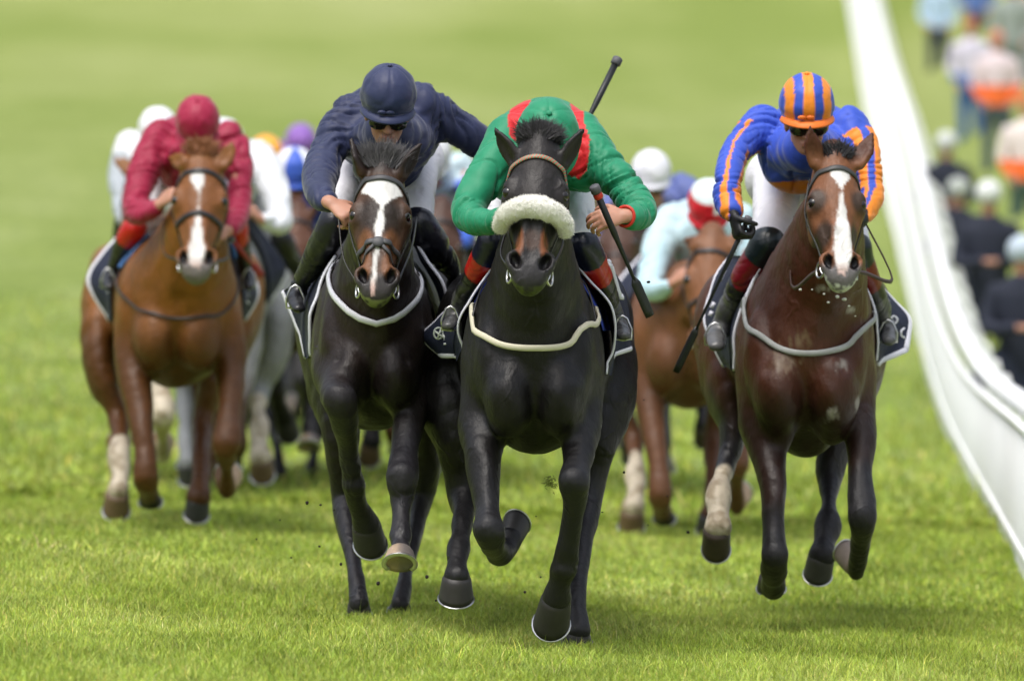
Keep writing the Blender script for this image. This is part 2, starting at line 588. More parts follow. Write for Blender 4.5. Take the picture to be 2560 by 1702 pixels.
# ------------------------------------------------------------------ terrain
_PY = np.array([-50, 20, 50, 57, 61, 68, 76, 84, 97, 117, 140, 174, 200, 260, 400, 900, 1500], dtype=float)
_PZ = np.array([0, 0, 0, 0.03, 0.12, 0.42, 0.78, 1.12, 1.7, 2.55, 3.9, 6.0, 8.2, 13.8, 28, 80, 90], dtype=float)
def fence_x(y):
    return 2.29 + 0.0341 * (np.asarray(y, dtype=float) - 37)

def gz(x, y):
    x = np.asarray(x, dtype=float); y = np.asarray(y, dtype=float)
    ys = [np.interp(y + d, _PY, _PZ) for d in (-6, -3, 0, 3, 6)]
    z = sum(ys) / 5.0
    z = z - 0.05 * 8 * np.tanh(x / 8)
    far = sstep(55, 70, y)
    z = z + far * 0.8 * sstep(0.5, 2.6, x - fence_x(y))
    P = np.stack([x * 0.35, y * 0.12, np.zeros_like(x)], -1).reshape(-1, 3)
    z = z + 0.05 * vnoise(P).reshape(x.shape) * sstep(33, 40, y)
    P = np.stack([x * 1.1, y * 0.6, np.zeros_like(x) + 9], -1).reshape(-1, 3)
    z = z + 0.018 * vnoise(P).reshape(x.shape)
    # the turf rolls over a low crest on the left
    z = z + 0.05 * np.exp(-((y - 34.0) / 1.8) ** 2) * sstep(0.6, -1.6, x)
    return z

def grass_material(name, blade=False):
    m = bpy.data.materials.new(name); m.use_nodes = True
    t = m.node_tree; b = t.nodes['Principled BSDF']
    b.inputs['Roughness'].default_value = 0.55 if blade else 0.9
    b.inputs['Specular IOR Level'].default_value = 0.35 if blade else 0.15
    geo = t.nodes.new('ShaderNodeNewGeometry')
    def noise(scale, vec, det=4, off=0):
        mp = t.nodes.new('ShaderNodeMapping'); mp.inputs['Scale'].default_value = vec
        mp.inputs['Location'].default_value = (off, off, 0)
        nz = t.nodes.new('ShaderNodeTexNoise'); nz.inputs['Scale'].default_value = scale; nz.inputs['Detail'].default_value = det
        t.links.new(geo.outputs['Position'], mp.inputs['Vector']); t.links.new(mp.outputs[0], nz.inputs['Vector'])
        return nz.outputs['Fac']
    def ramp(fac, stops):
        r = t.nodes.new('ShaderNodeValToRGB')
        e = r.color_ramp.elements
        e[0].position, e[0].color = stops[0][0], (*stops[0][1], 1)
        e[1].position, e[1].color = stops[-1][0], (*stops[-1][1], 1)
        for p, c in stops[1:-1]:
            q = e.new(p); q.color = (*c, 1)
        t.links.new(fac, r.inputs['Fac'])
        return r.outputs['Color']
    k = 1.75 if blade else 0.98
    big = ramp(noise(0.9, (1, 0.45, 1)), [(0.32, (0.160 * k, 0.215 * k, 0.042)), (0.5, (0.200 * k, 0.258 * k, 0.060)), (0.7, (0.250 * k, 0.302 * k, 0.095))])
    fine = ramp(noise(9.0 if not blade else 30.0, (1, 0.35, 1), off=5), [(0.3, (0.72, 0.78, 0.7)), (0.7, (1.25, 1.2, 1.3))])
    mx = t.nodes.new('ShaderNodeMix'); mx.data_type = 'RGBA'; mx.blend_type = 'MULTIPLY'; mx.inputs['Factor'].default_value = 1
    t.links.new(big, mx.inputs[6]); t.links.new(fine, mx.inputs[7])
    out = mx.outputs[2]
    # turf colour turns paler up the far slope
    sep = t.nodes.new('ShaderNodeSeparateXYZ'); t.links.new(geo.outputs['Position'], sep.inputs[0])
    mr = t.nodes.new('ShaderNodeMapRange'); mr.inputs['From Min'].default_value = 60; mr.inputs['From Max'].default_value = 150
    t.links.new(sep.outputs['Y'], mr.inputs['Value'])
    far = ramp(noise(0.16, (1.0, 0.28, 1), det=5, off=11), [(0.36, (0.190, 0.245, 0.050)), (0.5, (0.250, 0.295, 0.083)), (0.64, (0.300, 0.335, 0.120))])
    m2 = t.nodes.new('ShaderNodeMix'); m2.data_type = 'RGBA'
    t.links.new(mr.outputs[0], m2.inputs['Factor']); t.links.new(out, m2.inputs[6]); t.links.new(far, m2.inputs[7])
    out = m2.outputs[2]
    if blade:
        a = t.nodes.new('ShaderNodeVertexColor'); a.layer_name = "Col"
        m3 = t.nodes.new('ShaderNodeMix'); m3.data_type = 'RGBA'; m3.blend_type = 'MULTIPLY'; m3.inputs['Factor'].default_value = 1
        t.links.new(out, m3.inputs[6]); t.links.new(a.outputs['Color'], m3.inputs[7])
        out = m3.outputs[2]
        t.links.new(out, b.inputs['Base Color'])
        tr = t.nodes.new('ShaderNodeBsdfTranslucent'); t.links.new(out, tr.inputs['Color'])
        ms = t.nodes.new('ShaderNodeMixShader'); ms.inputs[0].default_value = 0.22
        o = t.nodes['Material Output']
        t.links.new(b.outputs[0], ms.inputs[1]); t.links.new(tr.outputs[0], ms.inputs[2]); t.links.new(ms.outputs[0], o.inputs['Surface'])
    else:
        t.links.new(out, b.inputs['Base Color'])
        bp = t.nodes.new('ShaderNodeBump'); bp.inputs['Strength'].default_value = 0.6; bp.inputs['Distance'].default_value = 0.05
        t.links.new(noise(22, (1, 0.5, 1), off=3), bp.inputs['Height']); t.links.new(bp.outputs[0], b.inputs['Normal'])
    return m

M_TURF = grass_material("turf")
M_BLADE = grass_material("grass_blade", True)

def build_ground():
    ys = np.concatenate([np.linspace(-40, 20, 16), np.linspace(22, 60, 150), np.linspace(61, 200, 110), np.linspace(210, 900, 40)])
    xs = np.concatenate([np.linspace(-500, -20, 18), np.linspace(-18, -6, 14), np.linspace(-5.6, 8, 90), np.linspace(8.5, 24, 22), np.linspace(30, 500, 16)])
    X, Y = np.meshgrid(xs, ys)
    Z = gz(X, Y)
    V = np.stack([X, Y, Z], -1).reshape(-1, 3)
    nx, ny = len(xs), len(ys)
    i = np.arange(nx - 1)[None, :] + nx * np.arange(ny - 1)[:, None]
    Q = np.stack([i, i + 1, i + nx + 1, i + nx], -1).reshape(-1, 4)
    tag(link_mesh("ground", V, Q, M_TURF), kind='structure')
build_ground()

def build_grass():
    def band(y0, y1, dens, hmin, hmax, wid, margin=0.7, outer=0.0):
        area = 0; out = []
        half = lambda y: 1280 / F * y + margin
        n = int(dens * (y1 - y0) * (half(y0) + half(y1)))
        y = RNG.uniform(y0, y1, n)
        if y1 > 50:
            y = y0 + (y1 - y0) * RNG.random(n) ** 2.4
        x = RNG.uniform(-1, 1, n) * half(y)
        if outer:
            x = -half(y) + .1 - RNG.uniform(0, outer, n)
        lim = fence_x(y) + 2.0
        x = np.minimum(x, lim)
        # clumps
        c = fbm(np.stack([x * 2.2, y * 1.2, np.zeros(n)], -1), 3)
        c2 = vnoise(np.stack([x * 14, y * 9, np.zeros(n) + 3], -1))
        h = RNG.uniform(hmin, hmax, n) * (1 + 0.45 * c + 0.25 * c2)
        tall = RNG.random(n) < 0.012
        h = np.where(tall, h * 2.1, h)
        return x, y, h, wid * RNG.uniform(0.7, 1.3, n)
    bands = [band(26.5, 33.5, 9500, 0.015, 0.048, 0.0030), band(33.5, 41, 2400, 0.018, 0.044, 0.006), band(26.5, 46, 420, 0.018, 0.048, 0.009, outer=3.5), band(41, 68, 260, 0.03, 0.065, 0.013)]
    x = np.concatenate([b[0] for b in bands]); y = np.concatenate([b[1] for b in bands])
    h = np.concatenate([b[2] for b in bands]); w = np.concatenate([b[3] for b in bands])
    n = len(x)
    z = gz(x, y) - 0.004
    th = RNG.uniform(0, 2 * math.pi, n)
    sx, sy = np.cos(th) * w / 2, np.sin(th) * w / 2
    ph = RNG.uniform(0, 2 * math.pi, n)
    le = RNG.uniform(0.15, 0.95, n) * h
    lx, ly = np.cos(ph) * le, np.sin(ph) * le
    V = np.zeros((n, 5, 3))
    V[:, 0] = np.stack([x - sx, y - sy, z], -1); V[:, 1] = np.stack([x + sx, y + sy, z], -1)
    V[:, 2] = np.stack([x - sx * .75 + lx * .35, y - sy * .75 + ly * .35, z + h * .6], -1)
    V[:, 3] = np.stack([x + sx * .75 + lx * .35, y + sy * .75 + ly * .35, z + h * .6], -1)
    V[:, 4] = np.stack([x + lx, y + ly, z + h * (1 - 0.15 * RNG.random(n))], -1)
    b = np.arange(n)[:, None] * 5
    T = np.concatenate([b + [0, 1, 3], b + [0, 3, 2], b + [2, 3, 4]])
    g = RNG.uniform(0.55, 1.45, n) * (1 + .22 * vnoise(np.stack([x * 5, y * 2.5, x * 0], -1)))
    dry = RNG.random(n) < 0.08
    c = np.stack([g * RNG.uniform(0.9, 1.15, n), g, g * RNG.uniform(0.7, 1.6, n)], -1)
    c[dry] = c[dry] * [1.7, 1.25, 2.4]
    Cc = np.repeat(c[:, None, :], 5, axis=1)
    tag(link_mesh("grass", V.reshape(-1, 3), T, M_BLADE, colors=Cc.reshape(-1, 3), smooth=False), kind='stuff')
build_grass()

# ------------------------------------------------------------------ running rail
M_RAIL = new_mat("rail_plastic", (0.90, 0.91, 0.92), rough=0.75, var=0.06, var_scale=3)
def build_fence():
    o = np.array([fence_x(37), 37, float(gz(fence_x(37), 37))])
    t = Thing("running_rail", "long white plastic running rail with slatted panel, curving away beside the course", "fence", o)
    ys = np.arange(18, 235, 1.0)
    xs = fence_x(ys)
    sag = lambda y: -0.15 * np.exp(-((np.asarray(y, dtype=float) - 51.0) / 13.0) ** 2)
    def fz(x, y):
        z = gz(x, y); k = np.ones(15) / 15
        for _ in range(2): z = np.convolve(np.pad(z, 7, mode='edge'), k, 'valid')
        return z
    zs = fz(xs, ys)
    top = 0.71
    lean = lambda y: 0.13 + 0.17 * sstep(58, 105, np.asarray(y, dtype=float))
    pts = [np.array([x + float(lean(y)), y, z + top + float(sag(y))]) for x, y, z in zip(xs, ys, zs)]
    t.part("top_rail", *tube(pts, 0.056, seg=10, flat=0.9, normal=np.array([0, 0, 1.0])), M_RAIL)
    pts = [np.array([x + float(lean(y)) - .11, y, z + 0.675 + float(sag(y))]) for x, y, z in zip(xs, ys, zs)]
    t.part("middle_rail", *tube(pts, 0.022, seg=6), M_RAIL)
    # slatted panel
    yy = np.arange(18, 235, 0.085)
    xx = fence_x(yy); zz = np.interp(yy, ys, zs)
    V = []; Q = []
    sw, st = 0.032, 0.012
    n = len(yy)
    base = np.stack([xx, yy, zz], -1)
    offs = []
    for (lx, lz) in ((-0.01, -0.02), (0.02, 0.70)):
        for (dx, dy) in ((-st, -sw), (st, -sw), (st, sw), (-st, sw)):
            offs.append((lx + dx * 0.5, dy, lz))
    V = (base[:, None, :] + np.array(offs)[None])
    V[:, 4:, 0] += (lean(yy) - .13)[:, None]
    V[:, 4:, 2] += sag(yy)[:, None]
    V = V.reshape(-1, 3)
    b = np.arange(n)[:, None] * 8
    Q = np.concatenate([b + [0, 1, 5, 4], b + [1, 2, 6, 5], b + [2, 3, 7, 6], b + [3, 0, 4, 7], b + [4, 5, 6, 7]])
    t.part("slat_panel", V, Q, M_RAIL, smooth=False)
    pts = [np.array([x - 0.005, y, z + 0.10]) for x, y, z in zip(xs, ys, zs)]
    t.part("lower_rail", *tube(pts, 0.022, seg=6), M_RAIL)
    for y in np.arange(19, 234, 2.6):
        x = float(fence_x(y)); z = float(np.interp(y, ys, zs))
        q = float(lean(y)) - .13
        x = x + q
        pp = [np.array([x + 0.34, y, z - 0.1]), np.array([x + 0.33, y, z + 0.40]), np.array([x + 0.28, y, z + 0.58 + float(sag(y))]), np.array([x + 0.16, y, z + 0.69 + float(sag(y))])]
        t.part("post", *tube(pp, 0.03, seg=8, n=3), M_RAIL)
build_fence()
# ------------------------------------------------------------------ horses
class Rig:
    """turns photograph-pixel specs into world metres for one mount standing at depth D"""
    def __init__(self, D, cx=0, cy=0, dx=0, dy=0, s=1.0, mirror=False, ref=None):
        self.D = D; self.cx = cx; self.cy = cy; self.dx = dx; self.dy = dy; self.s = s; self.m = -1 if mirror else 1
        self.ds = 1.0 if ref is None else 1.0
    def px(self, x, y):
        return self.dx + self.m * self.s * (x - self.cx) if self.cx or self.dx else x, self.dy + self.s * (y - self.cy) if self.cy or self.dy else y
    def W(self, x, y, dd=0.0):
        X, Y = self.px(x, y)
        return PW(X, Y, self.D + dd)
    def R(self, r, dd=0.0):
        return r * self.s * (self.D + dd) / F
    def N(self, x, y, dd, rw, rh=None):
        rh = rw if rh is None else rh
        return [*self.W(x, y, dd), self.R(rw, dd), self.R(rh, dd)]
    def C(self, rows, **k):
        out = []
        for q in rows:
            out.append(self.N(*q))
        return chain(out, **k)

class HeadFrame:
    def __init__(self, poll, muzzle, side=(1, 0, 0), w=1.0):
        self.o = np.asarray(poll, dtype=float); d = np.asarray(muzzle, dtype=float) - self.o
        self.L = np.linalg.norm(d); self.z = d / self.L
        s = np.asarray(side, dtype=float); s = unit(s - self.z * (s @ self.z)); self.x = s
        y = np.cross(self.z, self.x)
        if y[1] > 0: y = -y          # y points out of the forehead
        self.y = y
        self.k = self.L / 0.6; self.w = w
        self.R = np.stack([self.x, self.y, self.z], 1)
    def P(self, x, y, t):
        """x side (m), y outward from the face line (m), t 0 poll .. 1 muzzle"""
        return self.o + self.x * x * self.k * self.w + self.y * y * self.k + self.z * t * self.L
    def loc(self, V):
        q = (np.asarray(V) - self.o) @ self.R
        return q[..., 0] / (self.k * self.w), q[..., 1] / self.k, q[..., 2] / self.L
    def tube(self, rows, **kw):
        out = [[*self.P(x, y, t), rw * self.k * self.w, rh * self.k] for (x, y, t, rw, rh) in rows]
        return chain(out, side=self.x, **kw)
    def ell(self, x, y, t, r, tilt=0.0, **kw):
        r = np.ones(3) * r
        R = self.R
        if tilt:
            c, s = math.cos(tilt), math.sin(tilt)
            R = R @ np.array([[c, 0, s], [0, 1, 0], [-s, 0, c]])
        return ell(self.P(x, y, t), r * self.k, rot=R, **kw)

def head_prims(H, ears, fine=True):
    pr = []
    # y: the face line is 0, the tube axis lies behind it
    pr.append(H.tube([(0, -.115, -.02, .070, .105), (0, -.112, .10, .092, .112), (0, -.112, .24, .104, .115), (0, -.108, .36, .100, .112),
                      (0, -.095, .50, .075, .097), (0, -.080, .64, .056, .082), (0, -.068, .75, .053, .068), (0, -.060, .83, .058, .060),
                      (0, -.058, .88, .055, .052), (0, -.062, .92, .047, .042)], k=.03, n=3))
    for s in (-1, 1):
        pr.append(H.ell(s * .092, -.075, .33, (.030, .045, .048), k=.03))           # orbit
        pr.append(H.tube([(s * .095, -.045, .27, .012, .016), (s * .108, -.062, .31, .013, .014), (s * .106, -.07, .36, .010, .010)], k=.02, n=2))
        pr.append(H.tube([(s * .090, -.10, .38, .018, .022), (s * .072, -.09, .52, .015, .02), (s * .052, -.07, .66, .010, .014)], k=.03))  # facial crest
        pr.append(H.ell(s * .066, -.19, .36, (.034, .095, .115), k=.04))             # jowl
        pr.append(H.tube([(s * .045, -.17, .45, .026, .04), (s * .034, -.135, .66, .020, .028), (s * .026, -.11, .84, .018, .024)], k=.04))
        pr.append(H.ell(s * .053, -.030, .815, (.037, .034, .052), tilt=-s * .35, k=.025))   # nostril wing
        pr.append(H.ell(s * .034, -.046, .905, (.028, .030, .032), k=.02))           # upper lip
        pr.append(H.tube([(s * .03, 0.0, .55, .012, .01), (s * .034, -.006, .7, .010, .010), (s * .038, -.012, .8, .010, .01)], k=.03))
    pr.append(H.ell(0, -.090, .915, (.038, .032, .032), k=.02))                       # chin
    pr.append(H.ell(0, -.038, .90, (.022, .020, .032), k=.02))
    pr.append(H.tube([(0, -.012, .84, .010, .01), (0, -.024, .88, .012, .012)], k=.02))
    for s in (-1, 1):
        pr.append(H.ell(s * .055, -.004, .815, (.0185, .034, .035), tilt=-s * .5, k=.008, op='d'))
        pr.append(H.ell(s * .113, -.058, .335, (.016, .014, .018), k=.012, op='d'))
    pr.append(H.tube([(-.05, -.070, .90, .006, .006), (0, -.066, .935, .006, .006), (.05, -.070, .90, .006, .006)], k=.008, op='d'))
    # ears: (base, tip) world points
    for (b, tp, face) in ears:
        b = np.asarray(b); tp = np.asarray(tp)
        ax = tp - b; L = np.linalg.norm(ax); ax = ax / L
        f = unit(np.asarray(face, dtype=float) - ax * (np.asarray(face) @ ax))
        s = np.cross(ax, f)
        rows = []
        for t, w in ((-.12, .032), (.12, .037), (.38, .040), (.62, .031), (.84, .016), (1.0, .004)):
            p = b + ax * L * t - f * .008
            rows.append([*p, w * H.k, .020 * H.k * (1 - .5 * t)])
        pr.append(chain(rows, side=s, k=.02, n=2))
        rows = []
        for t, w in ((.08, .016), (.34, .026), (.60, .020), (.84, .007)):
            p = b + ax * L * t + f * (.012 - .004 * t)
            rows.append([*p, w * H.k, .014 * H.k])
        pr.append(chain(rows, side=s, k=.008, n=2, op='d'))
    return pr

def hoof(th, top, bot, r_top, r_bot, color, fwd=(0, -1, 0), shoe=True, light=None):
    """truncated cone wall from coronet to ground surface, sloped forward, with a steel shoe under it"""
    top = np.asarray(top); bot = np.asarray(bot)
    ax = unit(bot - top)
    f = np.asarray(fwd, dtype=float); f = unit(f - ax * (f @ ax)); s = np.cross(ax, f)
    seg = 22; rings = 6
    V = []; Fc = []
    L = np.linalg.norm(bot - top)
    for i in range(rings + 1):
        u = i / rings
        r = r_top + (r_bot - r_top) * u
        c = top + ax * L * u
        for k in range(seg):
            a = 2 * math.pi * k / seg
            ca, sa = math.cos(a), math.sin(a)
            heel = 0.80 if ca < 0 else 1.0
            rr = r * (.92 if i == 0 else 1.0)
            off = f * (rr * ca * heel * 1.08 + 0.10 * L * u) + s * rr * sa
            # the heel wall is shorter than the toe
            V.append(c + off - ax * (L * 0.28 * u * (1 - ca) * 0.5))
    for i in range(rings):
        for k in range(seg):
            a = i * seg + k; b = i * seg + (k + 1) % seg
            Fc.append((a, b, b + seg, a + seg))
    # concave sole
    n0 = len(V)
    cen = np.mean(V[-seg:], axis=0)
    for k in range(seg):
        V.append(cen + (V[rings * seg + k] - cen) * 0.78 - ax * 0.006)
    V.append(cen - ax * 0.014)
    for k in range(seg):
        a = rings * seg + k; b = rings * seg + (k + 1) % seg
        Fc.append((a, b, n0 + (k + 1) % seg, n0 + k))
        Fc.append((n0 + k, n0 + (k + 1) % seg, n0 + seg))
    Fc.append(tuple(range(seg - 1, -1, -1)))
    V = np.array(V)
    Cc = np.tile(np.array(color, dtype=float), (len(V), 1))
    if light is not None:
        lc, amt = light
        w = sstep(0.0, 0.03, (V - top) @ s * 1.0 + 0.01) * amt
        Cc = Cc * (1 - w[:, None]) + np.array(lc) * w[:, None]
    ob = th.part("hoof", V, Fc, M_HOOF, colors=Cc)
    if shoe:
        pts = []; nn = []
        for k in range(-8, 9):
            a = k / 8 * 2.35
            ca, sa = math.cos(a), math.sin(a)
            heel = 0.80 if ca < 0 else 1.0
            q = bot + f * (r_bot * ca * heel * 1.06 * 0.93 + 0.10 * L) + s * r_bot * sa * 0.93 - ax * (L * 0.28 * (1 - ca) * 0.5 - 0.003)
            pts.append(q)
        th.part("horseshoe", *tube(pts, r_bot * 0.16, seg=6, flat=0.30, normal=ax), M_STEEL, under=ob)
    return ob

def strands(roots, dirs, length, r, seed=0, curl=0.25, droop=0.0, n=5):
    """mesh hair: thin tapering 3-sided strands"""
    rg = np.random.default_rng(seed)
    V = []; Fc = []
    for p, d in zip(roots, dirs):
        d = unit(d)
        L = length * rg.uniform(0.6, 1.15)
        pts = []
        p = np.asarray(p, dtype=float)
        bend = rg.normal(0, curl, 3)
        for i in range(n):
            pts.append(p.copy())
            d = unit(d + bend / n + np.array([0, 0, -droop / n]))
            p = p + d * L / (n - 1)
        o = len(V)
        u = unit(np.cross(d, [0.3, 1, 0.2])); w = np.cross(u, d)
        for i in range(n):
            rr = r * (1 - i / (n - 1)) ** 0.6 + r * 0.08
            for k in range(3):
                a = 2 * math.pi * k / 3
                V.append(pts[i] + rr * (math.cos(a) * u + math.sin(a) * w))
        for i in range(n - 1):
            for k in range(3):
                a = o + i * 3 + k; b = o + i * 3 + (k + 1) % 3
                Fc.append((a, b, b + 3, a + 3))
    return np.array(V), np.array(Fc)

def near_chain(rows, V):
    """distance of V to a polyline of (x,y,z,...) and the running index along it"""
    best = np.full(len(V), 9.0); idx = np.zeros(len(V))
    for i in range(len(rows) - 1):
        A = np.array(rows[i][:3]); B = np.array(rows[i + 1][:3]); ab = B - A
        t = np.clip(((V - A) @ ab) / (ab @ ab + 1e-12), 0, 1)
        d = np.linalg.norm(V - A - t[:, None] * ab, axis=1)
        m = d < best
        best[m] = d[m]; idx[m] = i + t[m]
    return best, idx

def project_path(prims, pts, off, n=4):
    q = catmull(np.array(pts), n)
    q = push_out(prims, q, off, only_inside=False, it=4)
    for _ in range(3):
        q[1:-1] = .5 * q[1:-1] + .25 * (q[:-2] + q[2:])
    q = push_out(prims, q, off, only_inside=True, it=2)
    g = sdf_grad(prims, q)
    return q, g

class Horse:
    def __init__(self, rig, spec, name, label, voxel, group="racehorses"):
        self.rig = rig; self.spec = spec
        R = rig
        base = R.W(*spec['base'])
        base[2] = float(gz(base[0], base[1]))
        self.th = Thing(name, label, "horse", base, group)
        H = HeadFrame(R.W(*spec['poll']), R.W(*spec['muzzle']), side=spec.get('head_side', (1, 0, 0)), w=spec.get('head_w', 1.0))
        if rig.m < 0:
            sd = spec.get('head_side', (1, 0, 0))
            H = HeadFrame(R.W(*spec['poll']), R.W(*spec['muzzle']), side=(sd[0], -sd[1], -sd[2]), w=spec.get('head_w', 1.0))
        self.H = H
        pr = []
        ears = [(R.W(*b), R.W(*t), (R.m * f[0], f[1], f[2])) for (b, t, f) in spec['ears']]
        self.head = head_prims(H, ears)
        # trunk first so the later pieces blend into it
        pr.append(R.C(spec['trunk'], k=.05, n=3))
        pr.append(R.C(spec['neck'], k=.09, n=3))
        for q in spec['bulges']:
            x, y, dd, rx, ry, rz = q
            pr.append(ell(R.W(x, y, dd), (R.R(rx), R.R(ry), R.R(rz)), k=.035))
        for q in spec.get('grooves', []):
            (rows, r, k) = q
            pr.append(R.C([(x, y, dd, r) for (x, y, dd) in rows], k=k, op='d', n=3))
        self.legs = []
        for lg in spec['legs']:
            rows = [R.N(*q) for q in lg['n']]
            self.legs.append(rows)
            pr.append(chain(rows, k=lg.get('k', .045), n=3))
            # knee / hock / fetlock detail
            for q in lg.get('knobs', []):
                x, y, dd, rx, ry, rz = q
                pr.append(ell(R.W(x, y, dd), (R.R(rx), R.R(ry), R.R(rz)), k=.015))
        pr = self.head + pr if False else pr + self.head
        self.prims = pr
        V, Q = mesh_prims(pr, voxel)
        V = relax(V, Q, 1, 0.4)
        N = quad_normals(V, Q)
        self.V = V
        # veins and muscle relief on the body, not the head
        hx, hy, ht = H.loc(V)
        body = 1 - sstep(0.22, 0.10, np.abs(hx)) * sstep(1.25, 1.05, ht) * sstep(-.3, -.2, hy)
        mus = 1 - np.abs(fbm(V * np.array([5.5, 4.0, 3.5]) + 3, 2)) * 2.6
        V = V + N * ((0.005 * fbm(V * 9.0, 2) + .008 * np.maximum(mus, -.2)) * body)[:, None]
        col = self.colour(V, hx, hy, ht)
        self.body = self.th.part("body", V, Q, M_COAT, colors=col)
        # hooves
        for lg in spec['legs']:
            hf = lg.get('hoof')
            if hf:
                (x0, y0, d0, r0), (x1, y1, d1, r1) = hf[0], hf[1]
                fwd = hf[2] if len(hf) > 2 else (0, -1, 0)
                hoof(self.th, R.W(x0, y0, d0), R.W(x1, y1, d1), R.R(r0), R.R(r1), lg.get('hoofcol', (.035, .032, .032)), (R.m * fwd[0], fwd[1], fwd[2]), light=lg.get('hooflight'))
        # tail
        if voxel < .02:
            t0 = R.W(spec['trunk'][-1][0], spec['trunk'][-1][1] - 90, spec['trunk'][-1][2] + .05)
            rg = np.random.default_rng(2)
            SV, SF = strands([t0 + rg.normal(0, .02, 3) for _ in range(260)], [np.array([rg.normal(0, .12), 1.0, -.35 + rg.normal(0, .2)]) for _ in range(260)], .75, .004, 4, .3, .9, 7)
            self.th.part('tail', SV, SF, spec.get('tailmat', M_HAIR))
        # eyes
        for s in (-1, 1):
            self.th.part("eye", *ball(H.P(s * .098, -.054, .338), .0235 * H.k), M_EYE)

    def colour(self, V, hx, hy, ht):
        sp = self.spec
        base = np.array(sp['coat'])
        C = np.tile(base, (len(V), 1))
        n = fbm(V * 5.0, 3)
        C = C * (1 + 0.25 * n[:, None])
        def blend(mask, c):
            nonlocal C
            C = C * (1 - mask[:, None]) + np.array(c) * mask[:, None]
        # warmer or darker trunk areas
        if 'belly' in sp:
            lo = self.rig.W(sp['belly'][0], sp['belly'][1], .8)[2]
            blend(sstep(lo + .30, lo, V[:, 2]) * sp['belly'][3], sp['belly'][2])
        for lg, rows in zip(sp['legs'], self.legs):
            d, idx = near_chain(rows, V)
            rad = np.interp(idx, np.arange(len(rows)), [r[3] for r in rows])
            m = sstep(1.9, 1.3, d / np.maximum(rad, .01))
            a, b = lg.get('dark', sp.get('dark', (99, 99)))
            nz = 0.35 * vnoise(V * 14)
            if a < 90:
                blend(m * sstep(a, b, idx + nz), lg.get('darkcol', sp['darkcol']))
            if 'sock' in lg:
                blend(m * sstep(lg['sock'] - .12, lg['sock'] + .12, idx + nz * .5), (.56, .49, .38))
                blend(m * sstep(lg['sock'], lg['sock'] + .2, idx) * sstep(.0, .5, fbm(V * 26, 3) + .1) * .7, (.22, .16, .09))
        inh = (np.abs(hx) < .2) * 1.0 * (ht < 1.15) * (hy > -.32)
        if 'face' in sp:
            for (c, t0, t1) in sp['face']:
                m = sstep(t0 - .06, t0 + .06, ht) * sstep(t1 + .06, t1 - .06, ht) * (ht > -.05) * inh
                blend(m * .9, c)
        if 'muzzlecol' in sp:
            c, t0 = sp['muzzlecol']
            m = sstep(t0 - .03, t0 + .05, ht + .02 * n) * inh * (hy > -.2)
            blend(m, c)
        for (c, x0, t0, rx, rt) in sp.get('facespots', []):
            m = sstep(1.3, .6, np.hypot((hx - x0) / rx, (ht - t0) / rt)) * inh
            blend(m, c)
        if 'white' in sp:
            W = sp['white']    # list of (t, centre, halfwidth)
            tt = [w[0] for w in W]
            c = np.interp(ht, tt, [w[1] for w in W]); hw = np.interp(ht, tt, [w[2] for w in W])
            e = .004
            m = sstep(e, -e, np.abs(hx - c + .004 * vnoise(V * 40)) - hw) * (ht > tt[0]) * (ht < tt[-1]) * (hy > -.12) * inh
            wc = np.array((.72, .70, .68))
            pk = sstep(.80, .92, ht)[:, None]
            C = C * (1 - m[:, None]) + (wc * (1 - pk) + np.array((.62, .42, .38)) * pk) * m[:, None]
        # nostril openings are coloured near-black
        nd = np.min([np.hypot((np.abs(hx) - .056) / .016, (ht - .815) / .055)], axis=0)
        blend(sstep(1.25, .95, nd) * inh * (hy > -.09) * (hy < .0), (.004, .003, .004))
        if 'froth' in sp:
            m = sstep(.86, .90, ht) * inh * sstep(-.1, .25, fbm(V * 60, 2) + .1) * (hy < -.03)
            blend(m * sp['froth'][1], sp['froth'][0])
        for (x, y, dd, r, c) in sp.get('patches', []):
            p = self.rig.W(x, y, dd); rr = self.rig.R(r)
            q = (V - p) / rr
            q[:, 1] *= .3
            m = sstep(1.1, .2, np.linalg.norm(q, axis=1) + 1.3 * fbm(V * np.array([70, 10, 26.]), 3))
            blend(m * .6, c)
        return np.clip(C, 0, 1)

    def strap(self, name, pts, r, mat, off=0.004, flat=0.25, n=4, under=None, colors=None, head=True, seg=8):
        """strap laid on the skin through world points"""
        q, g = project_path(self.head if head else self.prims, pts, off, n)
        V, Fc = tube(q, r, seg=seg, flat=flat, normal=g)
        return self.th.part(name, V, Fc, mat, under=under, colors=colors)

    def wrap(self, t, y_back=-.2, dt=0.0, k=9, xmax=.14):
        """points over the face from side to side at height t"""
        out = []
        for i in range(k):
            a = math.pi * i / (k - 1)
            out.append(self.H.P(-xmax * math.cos(a), y_back * (1 - math.sin(a)) + .02 * math.sin(a), t + dt * (1 - math.sin(a))))
        return out
    def bridle(self, brow_t=.10, nose_t=None, nose_mat=None, nose_r=.011, cross=False, mat=None, ring_t=.80, browcol=None):
        H = self.H; mat = mat or M_LEATHER
        e = bpy.data.objects.new("bridle", None); COL.objects.link(e); e.parent = self.th.e
        if browcol is None:
            self.strap("browband", self.wrap(brow_t, -.15, .10), .012 * H.k, mat, .004, .3, under=e, n=5)
        else:
            q, g = project_path(self.head, self.wrap(brow_t, -.15, .10), .005, 8)
            V, Fc = tube(q, .0085 * H.k, seg=8, flat=.4, normal=g)
            V = np.array(V); m = len(q)
            st = np.repeat(np.arange(m), 8); sg = np.tile(np.arange(8), m)
            a = ((st + (sg > 1) * (sg < 6) * 1) // 1) % 2
            Cc = np.where(a[:, None] == 0, np.array(browcol[0]), np.array(browcol[1]))
            self.th.part("browband", V, Fc, M_BROWBAND, under=e, colors=Cc)
